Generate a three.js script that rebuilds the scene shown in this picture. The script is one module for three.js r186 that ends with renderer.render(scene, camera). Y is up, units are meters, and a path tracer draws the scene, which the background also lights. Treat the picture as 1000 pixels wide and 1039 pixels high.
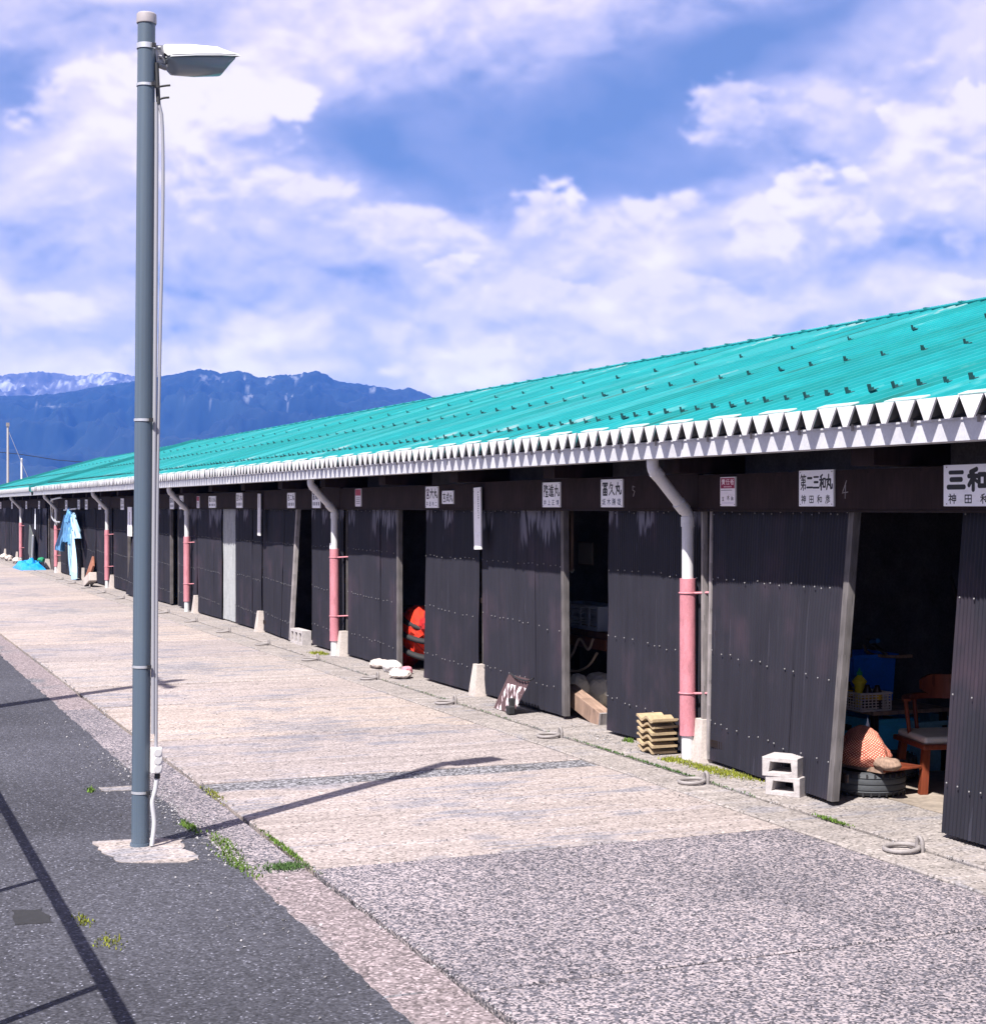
import * as THREE from 'three';
import { mergeGeometries } from 'three/addons/utils/BufferGeometryUtils.js';
import { RoundedBoxGeometry } from 'three/addons/geometries/RoundedBoxGeometry.js';

// ---------------------------------------------------------------- camera, sky, sun, exposure
// World: x runs from the asphalt lane towards the sheds, -z runs along the sheds away from the camera.
const scene = new THREE.Scene();
const camera = new THREE.PerspectiveCamera(35.45, 985 / 1024, 0.1, 20000);
const YAW = THREE.MathUtils.degToRad(22.35), PITCH = THREE.MathUtils.degToRad(-0.18);
camera.position.set(0, 1.8, 0);
camera.rotation.order = 'YXZ';
camera.rotation.set(PITCH, -YAW, 0);
scene.add(camera);

const renderer = new THREE.WebGLRenderer({ antialias: true });
renderer.setSize(985, 1024);
renderer.toneMapping = THREE.LinearToneMapping;
const EXPOSURE = 2.3, SKYW = 4096, FOGD = 0.00015;
renderer.toneMappingExposure = EXPOSURE;
renderer.shadowMap.enabled = true;
renderer.shadowMap.type = THREE.PCFSoftShadowMap;

const SUN = new THREE.Vector3(-0.453, 0.811, 0.370).normalize();
const sun = new THREE.DirectionalLight(new THREE.Color(1, 0.95, 0.9), 5);
sun.position.copy(SUN).multiplyScalar(60).add(new THREE.Vector3(6, 0, -25));
sun.target.position.set(6, 0, -25);
sun.castShadow = true;
sun.shadow.mapSize.set(4096, 4096);
Object.assign(sun.shadow.camera, { left: -45, right: 45, top: 45, bottom: -45, near: 1, far: 140 });
scene.add(sun, sun.target);

// ---------------------------------------------------------------- noise
function mulberry(a) { return () => { a |= 0; a = a + 0x6D2B79F5 | 0; let t = Math.imul(a ^ a >>> 15, 1 | a); t = t + Math.imul(t ^ t >>> 7, 61 | t) ^ t; return ((t ^ t >>> 14) >>> 0) / 4294967296; }; }
const rnd = mulberry(20417);
const rr = (a, b) => a + (b - a) * rnd();
const LAT = new Float32Array(65536); { const r = mulberry(77); for (let i = 0; i < 65536; i++) LAT[i] = r(); }
const h3 = (x, y, z) => LAT[(Math.imul(x, 73856093) ^ Math.imul(y, 19349663) ^ Math.imul(z, 83492791)) >>> 5 & 65535];
const fade = (t) => t * t * (3 - 2 * t);
function vnoise3(x, y, z) {
  const X = Math.floor(x), Y = Math.floor(y), Z = Math.floor(z), u = fade(x - X), v = fade(y - Y), w = fade(z - Z);
  const L = (a, b, t) => a + (b - a) * t;
  return L(L(L(h3(X, Y, Z), h3(X + 1, Y, Z), u), L(h3(X, Y + 1, Z), h3(X + 1, Y + 1, Z), u), v),
    L(L(h3(X, Y, Z + 1), h3(X + 1, Y, Z + 1), u), L(h3(X, Y + 1, Z + 1), h3(X + 1, Y + 1, Z + 1), u), v), w);
}
function fbm3(x, y, z, o) { let s = 0, a = 0.5, n = 0; for (let i = 0; i < o; i++) { s += a * vnoise3(x, y, z); n += a; a *= 0.52; x = x * 2.03 + 17.3; y = y * 2.03 + 5.1; z = z * 2.03 + 9.7; } return s / n; }
// tileable 2D value noise, period p lattice cells
function tn(x, y, p, seed) {
  const X = Math.floor(x), Y = Math.floor(y), u = fade(x - X), v = fade(y - Y), m = (k) => ((k % p) + p) % p;
  const a = h3(m(X), m(Y), seed), b = h3(m(X + 1), m(Y), seed), c = h3(m(X), m(Y + 1), seed), d = h3(m(X + 1), m(Y + 1), seed);
  return a + (b - a) * u + (c - a) * v + (a - b - c + d) * u * v;
}
function tn2(x, y, px, py, seed) { const X = Math.floor(x), Y = Math.floor(y), u = fade(x - X), v = fade(y - Y), m = (k, p) => ((k % p) + p) % p; const a = h3(m(X, px), m(Y, py), seed), b = h3(m(X + 1, px), m(Y, py), seed), c = h3(m(X, px), m(Y + 1, py), seed), d = h3(m(X + 1, px), m(Y + 1, py), seed); return a + (b - a) * u + (c - a) * v + (a - b - c + d) * u * v; }
function tfbm(x, y, p, seed, o) { let s = 0, a = 0.5, n = 0; for (let i = 0; i < o; i++) { s += a * tn(x * p, y * p, p, seed + i * 13); n += a; a *= 0.55; p *= 2; } return s / n; }
const sst = THREE.MathUtils.smoothstep, clamp = THREE.MathUtils.clamp, mix = (a, b, t) => a + (b - a) * t;
const lin = (c) => { c /= 255; return c <= 0.04045 ? c / 12.92 : ((c + 0.055) / 1.055) ** 2.4; };

// ---------------------------------------------------------------- sky: air and clouds, one equirectangular map
function makeSky() {
  const W = SKYW, H = W / 2, data = new Float32Array(W * H * 4);
  const ramp = [[0, 118, 143, 208], [0.22, 149, 163, 225], [0.45, 186, 189, 242], [0.66, 212, 208, 249], [0.84, 238, 228, 252], [1, 255, 246, 253]].map(([t, r, g, b]) => [t, lin(r) / EXPOSURE, lin(g) / EXPOSURE, lin(b) / EXPOSURE]);
  // large cloud masses: azimuth and elevation (degrees, azimuth from the shed's long axis), radii, weight, tilt
  const D = (u, v) => { const a = Math.atan((u - 500) / 1625); return [a * 57.2958 + 22.35, Math.atan((514.5 - v) / 1625 * Math.cos(a)) * 57.2958]; };
  const F = [], C = [];
  const f = (u, v, su, sv, w, tilt = 0) => { const [az, el] = D(u, v); F.push([az, el, su * 0.0353, sv * 0.0353, w, Math.sin(tilt), Math.cos(tilt)]); };
  // soft masses
  f(520, 145, 200, 58, -0.5, -0.04); f(430, 110, 120, 40, -0.16); f(690, 100, 130, 44, -0.32, 0.45); f(330, 130, 60, 40, -0.2); f(770, 165, 90, 26, -0.3, 0.1); f(620, 60, 120, 30, -0.12); f(830, 25, 150, 36, -0.45, 0.2); f(400, 175, 60, 30, -0.3, -0.5); f(620, 195, 90, 16, -0.2);
  f(360, 30, 130, 44, 0.34); f(470, 70, 80, 34, 0.1); f(110, 25, 90, 34, -0.16); f(10, 90, 34, 40, -0.5); f(40, 15, 60, 40, -0.1);
  f(190, 120, 120, 56, 0.3); f(60, 140, 44, 34, 0.24); f(110, 265, 100, 24, -0.34); f(40, 235, 60, 24, -0.22); f(210, 215, 70, 20, -0.14); f(300, 190, 50, 30, 0.2);
  f(20, 322, 50, 18, 0.28); f(250, 320, 80, 20, -0.06); f(130, 352, 120, 16, -0.12); f(330, 350, 60, 14, -0.1);
  f(960, 258, 80, 26, -0.42); f(640, 285, 130, 12, -0.34); f(420, 255, 60, 16, -0.24); f(760, 255, 34, 12, -0.2); f(330, 300, 90, 16, -0.2); f(500, 330, 110, 12, -0.16); f(800, 330, 90, 10, -0.12); f(935, 70, 40, 22, -0.14); f(840, 165, 24, 10, -0.3); f(840, 70, 40, 30, -0.14);
  f(600, 330, 220, 40, 0.16); f(930, 300, 90, 14, 0.2); f(560, 250, 260, 34, 0.16); f(200, 320, 240, 60, 0.1); f(560, 60, 110, 30, 0.1); f(870, 130, 90, 60, 0.16); f(500, 385, 400, 20, 0.12);
  // cumulus heads with crisp upper edges: direction, radii, height of lit crown
  const c = (u, v, su, sv, w = 1) => { const [az, el] = D(u, v); C.push([az, el, su * 0.0353, sv * 0.0353, w]); };
  c(60, 120, 52, 46, 0.9); c(150, 115, 75, 52); c(240, 150, 60, 55); c(315, 215, 40, 34, 0.7); c(420, 235, 60, 26, 0.7); c(455, 280, 34, 24, 0.8); c(545, 215, 42, 26, 0.9); c(600, 245, 60, 26, 0.6);
  c(745, 97, 36, 20, 0.85); c(690, 215, 44, 20, 0.7); c(820, 205, 30, 34); c(866, 192, 12, 20, 0.9); c(790, 245, 40, 30, 0.8); c(860, 245, 34, 20, 0.7); c(930, 140, 44, 50, 0.9); c(985, 150, 36, 60, 0.8); c(870, 115, 44, 26, 0.5); c(990, 60, 24, 24, 0.4);
  c(380, 380, 26, 12, 0.8); c(500, 372, 46, 16, 0.8); c(560, 300, 60, 16, 0.5); c(700, 300, 70, 22, 0.6); c(920, 305, 80, 18, 0.7); c(30, 325, 50, 22, 0.8); c(330, 345, 60, 14, 0.3); c(660, 350, 80, 20, 0.5); c(120, 250, 50, 16, 0.25);
  for (let j = 0; j < H / 2; j++) {
    const el = (0.5 - (j + 0.5) / H) * Math.PI, eld = el * 57.2958, cy = Math.sin(el), ch = Math.cos(el);
    // brightening put into the low sky to offset the dimming by the fog before it
    const air = 1 / Math.exp(-FOGD * Math.min(4700, 360 / Math.max(0.02, Math.tan(el))));
    for (let i = 0; i < W; i++) {
      const ph = ((i + 0.5) / W - 0.5) * 2 * Math.PI, x = Math.cos(ph) * ch, z = Math.sin(ph) * ch;
      const az = Math.atan2(x, -z) * 57.2958;
      const sx = x * 9, sy = cy * 15, sz = z * 9;
      const wx = fbm3(sx * 1.5 + 3, sy * 1.5, sz * 1.5, 3) - 0.5, wy = fbm3(sx * 1.5, sy * 1.5 + 11, sz * 1.5 + 7, 3) - 0.5;
      const n1 = fbm3(sx * 0.45 + wx * 0.6, sy * 0.5 + wy * 0.6, sz * 0.45, 4) - 0.5;
      const n2 = fbm3(sx * 2.2 + wx * 1.2, sy * 2.4 + wy * 1.2, sz * 2.2, 6) - 0.5;
      const n3 = fbm3(sx * 8 + wx * 2, sy * 9 + wy * 2, sz * 8, 5) - 0.5;
      const b1 = 1 - Math.abs(fbm3(sx * 3.2 + wx, sy * 3.6 + wy, sz * 3.2, 5) - 0.5) * 3.2;
      const inF = sst(az, -8, 3) * (1 - sst(az, 42, 54)) * (1 - sst(eld, 18.5, 28));
      let s = 0.68, cum = -9, lit = 0;
      if (inF > 0) {
        const wa = az + wx * 3.2 + n2 * 1.6, we = eld + wy * 2.0 + n2 * 1.0;
        for (const q of F) { const du = wa - q[0], dv = we - q[1], a = (du * q[6] + dv * q[5]) / q[2], e = (dv * q[6] - du * q[5]) / q[3], r2 = a * a + e * e; if (r2 < 9) s += inF * q[4] * Math.exp(-r2 * 0.7); }
        const ca = az + wx * 1.6, ce = eld + wy * 1.0;
        for (const q of C) { const du = (ca - q[0]) / q[2], dv = (ce - q[1]) / q[3], r = Math.sqrt(du * du + (dv > 0 ? dv * dv : dv * dv * 0.35)); const v = (1 - r) * 0.5 + n2 * 1.5 + n3 * 0.7 + (b1 - 0.5) * 0.2; if (r < 2.2 && v * q[4] > cum) { cum = v * q[4]; lit = (0.35 + 0.65 * q[4]) * clamp(0.6 + dv * 0.3 + n2 * 1.7 + n3 * 1.4 + (b1 - 0.5) * 0.24, 0, 1); } }
      }
      const out = 1 - inF; s += out * (n1 * 1.5 + 0.0) + n1 * 0.25 * inF;
      if (out > 0.01) { const v = n1 * 1.6 + n2 * 0.8 - 0.02; if (v * out > cum) { cum = mix(cum < -1 ? -1 : cum, v, out); lit = Math.max(lit, out * clamp(0.7 + n2 * 1.2, 0, 1)); } }
      s += (n2 * 0.72 + n3 * 0.42) * sst(s, 0.1, 0.5) + n2 * 0.34 + n3 * 0.08;
      const m = sst(cum, -0.06, 0.16);
      let t = mix(s, Math.max(s * 0.9, 0.42 + 0.6 * lit), m);
      t = clamp(t, 0, 1);
      let k = 1; while (k < ramp.length - 1 && ramp[k][0] < t) k++;
      const A = ramp[k - 1], B = ramp[k], g = (t - A[0]) / (B[0] - A[0]), o = ((H - 1 - j) * W + i) * 4;
      for (let c3 = 1; c3 < 4; c3++) data[o + c3 - 1] = mix(A[c3], B[c3], g) * (c3 === 3 ? mix(1, air, 0.15) : c3 === 2 ? mix(1, air, 0.92) : air);
      data[o + 3] = 1;
    }
  }
  const base = [lin(150) / EXPOSURE * 0.5, lin(150) / EXPOSURE * 0.5, lin(165) / EXPOSURE * 0.5];
  for (let j = H / 2; j < H; j++) for (let i = 0; i < W; i++) { const o = ((H - 1 - j) * W + i) * 4; data[o] = base[0]; data[o + 1] = base[1]; data[o + 2] = base[2]; data[o + 3] = 1; }
  const t = new THREE.DataTexture(data, W, H, THREE.RGBAFormat, THREE.FloatType);
  t.mapping = THREE.EquirectangularReflectionMapping; t.magFilter = t.minFilter = THREE.LinearFilter; t.needsUpdate = true;
  return t;
}
const skyTexture = makeSky();
scene.background = skyTexture;
scene.environment = skyTexture;
console.log('sky done');

// ---------------------------------------------------------------- textures
function tex(n, fn, srgb = true, repeat = 1, m = n) {
  const d = new Uint8Array(n * m * 4);
  for (let j = 0; j < m; j++) for (let i = 0; i < n; i++) { const c = fn((i + 0.5) / n, (j + 0.5) / m, i, j), o = (j * n + i) * 4; d[o] = clamp(c[0], 0, 255); d[o + 1] = clamp(c[1], 0, 255); d[o + 2] = clamp(c[2], 0, 255); d[o + 3] = 255; }
  const t = new THREE.DataTexture(d, n, m); t.wrapS = t.wrapT = THREE.RepeatWrapping; t.magFilter = THREE.LinearFilter; t.minFilter = THREE.LinearMipmapLinearFilter; t.generateMipmaps = true;
  if (srgb) t.colorSpace = THREE.SRGBColorSpace; t.repeat.set(repeat, repeat); t.needsUpdate = true; return t;
}
// albedo given linear -> sRGB byte
const sb = (l) => 255 * (l <= 0.0031308 ? l * 12.92 : 1.055 * l ** (1 / 2.4) - 0.055);
// scattered stone cells: returns [id hash, distance to border-ish]
function cells(u, v, p, seed) {
  const x = u * p, y = v * p, X = Math.floor(x), Y = Math.floor(y), m = (k) => ((k % p) + p) % p; let b = 9, b2 = 9, id = 0;
  for (let j = -1; j < 2; j++) for (let i = -1; i < 2; i++) {
    const a = m(X + i), c = m(Y + j), dx = X + i + h3(a, c, seed) - x, dy = Y + j + h3(a, c, seed + 1) - y, d = dx * dx + dy * dy;
    if (d < b) { b2 = b; b = d; id = h3(a, c, seed + 2); } else if (d < b2) b2 = d;
  }
  return [id, Math.sqrt(b2) - Math.sqrt(b)];
}
function aggregate(n, p, seed, fnc) { return tex(n, fnc, true, 1); }
const sizeOf = {};
function ground(key, n, metres, fn, bump) {
  const hgt = new Float32Array(n * n);
  const map = tex(n, (u, v, i, j) => { const c = fn(u, v); hgt[j * n + i] = c[3]; return [sb(c[0]), sb(c[1]), sb(c[2])]; }, true, 1 / metres);
  const bm = tex(n / 2, (u, v, i, j) => { const h = (hgt[j * 2 * n + i * 2] + hgt[(j * 2 + 1) * n + i * 2 + 1]) * 127; return [h, h, h]; }, false, 1 / metres);
  return new THREE.MeshPhysicalMaterial({ map, bumpMap: bm, bumpScale: bump, roughness: 0.95, specularIntensity: 0.4 });
}
// coarse exposed-aggregate concrete of the near slab
const matCoarse = ground('coarse', 2048, 4.1, (u, v) => {
  const [id, e] = cells(u, v, 265, 11), [id2, e2] = cells(u, v, 460, 31), l = tfbm(u, v, 5, 3, 5), g = tfbm(u, v, 200, 9, 2);
  let t = id < 0.5 ? 0.13 + id * 0.14 : 0.22 + (id - 0.5) * 0.5; if (id2 > 0.74) t = 0.34 + (id2 - 0.74) * 0.6; if (id2 < 0.24) t = 0.05 + id2 * 0.3;
  if (e < 0.07) t *= 0.72; t *= 0.4 + 0.42 * l + 0.2 * (g - 0.5);
  const warm = sst(t, 0.08, 0.26); return [t * mix(0.97, 1.12, warm), t * mix(0.93, 0.97, warm), t * mix(1.1, 0.99, warm), clamp(e * 1.4 + g * 0.3, 0, 1)];
}, 0.004);
// smoother pinkish worn concrete
const worn = (tint, dark, seed) => ground('worn' + seed, 2048, 5.3, (u, v) => {
  const [id, e] = cells(u, v, 420, seed), l = tfbm(u, v, 3, seed + 5, 6), st = tfbm(u * 1, v, 9, seed + 8, 5), g = tfbm(u, v, 300, seed + 3, 2);
  let t = 0.25 + (id - 0.5) * 0.12 + (g - 0.5) * 0.08; if (id < 0.09) t *= 0.62; if (id > 0.95) t *= 1.2;
  const br = tn2(u * 5, v * 60, 5, 60, seed + 21) * 0.5 + tn2(u * 11, v * 150, 11, 150, seed + 22) * 0.5, grey = sst(l * 0.6 + st * 0.35 + (br - 0.5) * 0.7 + (tfbm(u, v, 26, seed + 12, 4) - 0.5) * 0.5, 0.46, 0.8); t *= mix(1.06, dark, grey * 0.8) * (0.74 + 0.52 * br);
  return [t * mix(tint[0], 1, grey), t * mix(tint[1], 0.96, grey), t * mix(tint[2], 1.04, grey), clamp(id * 0.4 + e + g * 0.3, 0, 1)];
}, 0.003);
const matWorn = worn([1.12, 0.97, 0.9], 0.6, 41);
const WORNS = [[1, 1, 1], [0.9, 0.9, 0.93], [1.06, 1.03, 1], [0.96, 0.95, 0.96]].map((c) => { const m = matWorn.clone(); m.color.setRGB(...c); return m; });
const matApron = worn([0.94, 0.84, 0.79], 0.5, 61);
const matStrip = ground('strip', 1024, 2.2, (u, v) => {
  const [id] = cells(u, v, 150, 71), l = tfbm(u, v, 5, 73, 4); let t = 0.05 + id * id * 0.26; t *= 0.7 + 0.6 * l; return [t, t * 0.98, t * 1.05, id];
}, 0.004);
const matBand = ground('band', 2048, 4.3, (u, v) => {
  const [id, e] = cells(u, v, 380, 81), l = tfbm(u, v, 6, 83, 5), g = tfbm(u, v, 260, 89, 2); let t = 0.075 + id * 0.17 + (g - 0.5) * 0.07; if (id > 0.88) t += 0.08;
  const grey = sst(l, 0.42, 0.62); t *= mix(1, 0.78, grey); return [t * mix(1.12, 1, grey), t * mix(0.93, 0.97, grey), t * mix(0.95, 1.05, grey), clamp(id * 0.6 + e * 0.6, 0, 1)];
}, 0.004);
const matAsphalt = ground('asphalt', 2048, 4.7, (u, v) => {
  const [id, e] = cells(u, v, 420, 91), [id2, e2] = cells(u, v, 520, 95), l = tfbm(u, v, 4, 97, 6), g = tfbm(u, v, 330, 99, 2);
  let t = 0.032 + id * 0.038 + (g - 0.5) * 0.02; t *= 0.55 + 0.85 * l; if (id2 > 0.974 && e2 > 0.12) t = mix(0.08, 0.3, h3(Math.floor(u * 1500), Math.floor(v * 1500), 7)); else if (id2 > 0.88) t *= 1.7;
  return [t * 0.95, t * 0.96, t * 1.16, clamp(id * 0.7 + e * 0.5, 0, 1)];
}, 0.004);
console.log('ground textures done');
// dark corrugated sheet: weathered film with vertical run marks (0..1 over a whole door)
const sheetTex = (seed, drip, tone) => tex(512, (u, v) => {
  const st = tfbm(u, v * 0.06, 40, seed, 3), l = tfbm(u, v, 4, seed + 4, 5), f = tn(u * 90, v * 5, 90, seed + 7);
  let t = tone * (0.75 + 0.35 * st + 0.35 * l), r = 0.95, g = 0.93, b = 1.28;
  if (l > 0.55) { r += (l - 0.55) * 1.1; t *= 1 + (l - 0.55); } { const sc = tn2(u * 120, v * 2, 120, 2, seed + 60); if (sc > 0.93) t *= 1.5; }
  if (drip) { // pale runs of whitewash from the top edge
    const len = 0.05 + 0.17 * tn(u * 6, 0, 6, seed + 20) * (0.35 + 1.1 * f) , top = 1 - v, n = tn(u * 70, v * 9, 70, seed + 31);
    const m = sst(tn(u * 5, 3, 5, seed + 40), 0.34, 0.52) * (1 - sst(top, len * 0.75, len * 1.1)) * sst(n, 0.22, 0.62);
    t = mix(t, 0.2, m * 0.72); r = mix(r, 0.95, m); b = mix(b, 1.15, m);
  }
  return [sb(t * r), sb(t * g), sb(t * b)];
});
const sheetMat = (seed, drip, tone) => new THREE.MeshPhysicalMaterial({ map: sheetTex(seed, drip, tone), roughness: 0.6, specularIntensity: 0.22 });
const SHEET = [sheetMat(201, false, 0.0205), sheetMat(231, true, 0.023), sheetMat(261, false, 0.0185), sheetMat(291, true, 0.021)];
const roofMat = (() => {
  const map = tex(1024, (u, v) => { // u along the eave, v up the slope (metres / 4)
    const l = tfbm(u, v, 4, 301, 6), s = tn(u * 260, v * 7, 260, 303), s2 = tfbm(u, v * 0.5, 60, 305, 3), [id] = cells(u, v, 240, 307);
    let r = 0.006, g = 0.2, b = 0.212; const k = 0.74 + 0.5 * l + 0.24 * (s2 - 0.5); { const dk = sst(tn2(u * 120, v * 4, 120, 4, 309) + (l - 0.5) * 0.4, 0.72, 0.9); r = mix(r, 0.03, dk * 0.25); g *= 1 - dk * 0.3; b *= 1 - dk * 0.36; } r *= k; g *= k; b *= k;
    const w = sst(s * 0.7 + (l - 0.5) * 0.5 + (s2 - 0.5) * 0.6, 0.66, 0.86) * 0.28; r = mix(r, 0.22, w); g = mix(g, 0.4, w); b = mix(b, 0.4, w);  // pale streaks: worn paint plus sunlit rib flanks put into the colour
    return [sb(r), sb(g), sb(b)];
  }, true, 0.25);
  return new THREE.MeshPhysicalMaterial({ map, roughness: 0.62, specularIntensity: 0.25 });
})();
const ROOFS = [1, 0.9, 1.08, 0.97].map((k, i) => { const m = roofMat.clone(); m.color.setRGB(k * (i === 2 ? 3 : 1), k, k * (i === 1 ? 0.96 : 1)); return m; });
const woodTex = (base, seed, contrast) => tex(512, (u, v) => {
  const g = tfbm(u, v * 0.08, 24, seed, 4), l = tfbm(u, v, 4, seed + 5, 4), c = tn(u * 80, v * 3, 80, seed + 8) < 0.16 ? 0.6 : 1, k = (1 - contrast + 2 * contrast * g) * (0.7 + 0.6 * l) * c;
  return base.map((x) => sb(x * k));
}, true, 2);
const W = (base, seed, contrast = 0.35, rough = 0.85) => new THREE.MeshPhysicalMaterial({ map: woodTex(base, seed, contrast), roughness: rough, specularIntensity: 0.3 });
const matHeader = W([0.021, 0.012, 0.013], 401), matDarkWood = W([0.018, 0.012, 0.012], 411), matGreyWood = W([0.095, 0.087, 0.088], 421, 0.6), matPaleWood = W([0.22, 0.2, 0.2], 431, 0.65), matRedWood = W([0.16, 0.04, 0.02], 441, 0.35, 0.35), matPlank = W([0.25, 0.17, 0.13], 451, 0.4);
const S = (r, g, b, roughness = 0.7, o = {}) => new THREE.MeshStandardMaterial({ color: new THREE.Color().setRGB(r, g, b), roughness, ...o });
// speckled / stained plain materials
const grain = (base, seed, amt = 0.25, n = 256, p = 6, rough = 0.8, rep = 1.2) => new THREE.MeshStandardMaterial({ map: tex(n, (u, v) => { const k = 1 + amt * 2 * (tfbm(u, v, p, seed, 6) - 0.5) + amt * (tn(u * 90, v * 90, 90, seed + 50) - 0.5); return base.map((c) => sb(Math.max(0, c * k))); }, true, rep), roughness: rough });
const matWhite = grain([0.6, 0.595, 0.6], 501, 0.12, 256, 5, 0.5), matGutter = grain([0.5, 0.5, 0.53], 503, 0.14, 256, 5, 0.45), matPipe = grain([0.55, 0.54, 0.55], 505, 0.14, 256, 5, 0.4), matPink = grain([0.44, 0.17, 0.2], 507, 0.28, 256, 9, 0.55, 1.5);
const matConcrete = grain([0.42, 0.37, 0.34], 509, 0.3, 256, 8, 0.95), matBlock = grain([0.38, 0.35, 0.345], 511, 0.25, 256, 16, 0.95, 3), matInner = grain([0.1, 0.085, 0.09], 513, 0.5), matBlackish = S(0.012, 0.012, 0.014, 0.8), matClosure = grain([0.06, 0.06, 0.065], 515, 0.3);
const matPole = (() => new THREE.MeshStandardMaterial({ map: tex(512, (u, v) => { const s = tfbm(u, v * 0.05, 30, 521, 3), l = tfbm(u, v, 5, 523, 5), k = 0.7 + 0.35 * s + 0.3 * l; return [sb(0.07 * k), sb(0.096 * k), sb(0.128 * k)]; }), roughness: 0.42 }))();
const matGalv = new THREE.MeshStandardMaterial({ color: new THREE.Color().setRGB(0.52, 0.53, 0.56), roughness: 0.42, metalness: 0.55 }), matIron = grain([0.22, 0.2, 0.195], 525, 0.4, 128, 8, 0.6, 4), matConduit = S(0.27, 0.27, 0.3, 0.5), matBlack = S(0.015, 0.015, 0.017, 0.55), matRust = grain([0.13, 0.045, 0.025], 527, 0.5);
console.log('materials done');

// ---------------------------------------------------------------- object helpers
const taken = {};
function numbered(n) { const k = taken[n] = (taken[n] ?? -1) + 1; return k ? `${n}_${String(k).padStart(3, '0')}` : n; }
function shade(o) { o.traverse((m) => { if (m.isMesh) { m.castShadow = true; m.receiveShadow = true; } }); return o; }
function thing(name, label, category, [x, y, z] = [0, 0, 0], group, turn = 0) {
  const o = new THREE.Group(); o.name = numbered(name); o.position.set(x, y, z); o.rotation.y = turn; o.userData = { label, category }; if (group) o.userData.group = group; scene.add(o); return o;
}
function part(name, geo, m, parent, label) {
  const g = Array.isArray(geo) ? (geo.length > 1 ? mergeGeometries(geo.map((q) => { const n = q.index ? q.toNonIndexed() : q; for (const a of Object.keys(n.attributes)) if (!['position', 'normal', 'uv'].includes(a)) n.deleteAttribute(a); return n; })) : geo[0]) : geo;
  const o = new THREE.Mesh(g, m); o.name = name; parent.add(o); o.castShadow = o.receiveShadow = true; if (label) o.userData.label = label; return o;
}
// a part whose geometry is given in world coordinates, under a thing that is only moved (not turned)
function wpart(name, geo, m, root, parent = root) { const o = part(name, geo, m, parent); if (parent === root) o.position.copy(root.position).negate(); return o; }
function structure(name, geo, m) { const o = part(numbered(name), geo, m, scene); o.userData.kind = 'structure'; return o; }
function metric(g) { // uv in metres from the dominant normal axis
  if (g.index) g = g.toNonIndexed(); const p = g.attributes.position, n = g.attributes.normal, uv = new Float32Array(p.count * 2);
  for (let i = 0; i < p.count; i++) { const a = Math.abs(n.getX(i)), b = Math.abs(n.getY(i)), c = Math.abs(n.getZ(i)); if (b >= a && b >= c) { uv[2 * i] = p.getX(i); uv[2 * i + 1] = p.getZ(i); } else if (a >= c) { uv[2 * i] = p.getZ(i); uv[2 * i + 1] = p.getY(i); } else { uv[2 * i] = p.getX(i); uv[2 * i + 1] = p.getY(i); } }
  g.setAttribute('uv', new THREE.BufferAttribute(uv, 2)); return g;
}
// box between shed coordinates: R (across), y, B (along, positive away)
const bx = (r0, r1, y0, y1, b0, b1) => metric(new THREE.BoxGeometry(r1 - r0, y1 - y0, b1 - b0).translate((r0 + r1) / 2, (y0 + y1) / 2, -(b0 + b1) / 2));
const box = (w, h, d, x = 0, y = 0, z = 0) => metric(new THREE.BoxGeometry(w, h, d).translate(x, y, z));
const rbox = (w, h, d, r, x = 0, y = 0, z = 0, s = 2) => metric(new RoundedBoxGeometry(w, h, d, s, r).translate(x, y, z));
const V = (x, y, z) => new THREE.Vector3(x, y, z);
function tube(pts, r, seg = 24, rad = 8, tension = 0.5) { return new THREE.TubeGeometry(new THREE.CatmullRomCurve3(pts, false, 'catmullrom', tension), seg, r, rad, false); }
function bar(a, b, r, rad = 8, r2 = r) { const d = b.clone().sub(a), L = d.length(), g = new THREE.CylinderGeometry(r2, r, L, rad); g.translate(0, L / 2, 0); g.applyQuaternion(new THREE.Quaternion().setFromUnitVectors(V(0, 1, 0), d.normalize())); return g.translate(a.x, a.y, a.z); }
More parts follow.
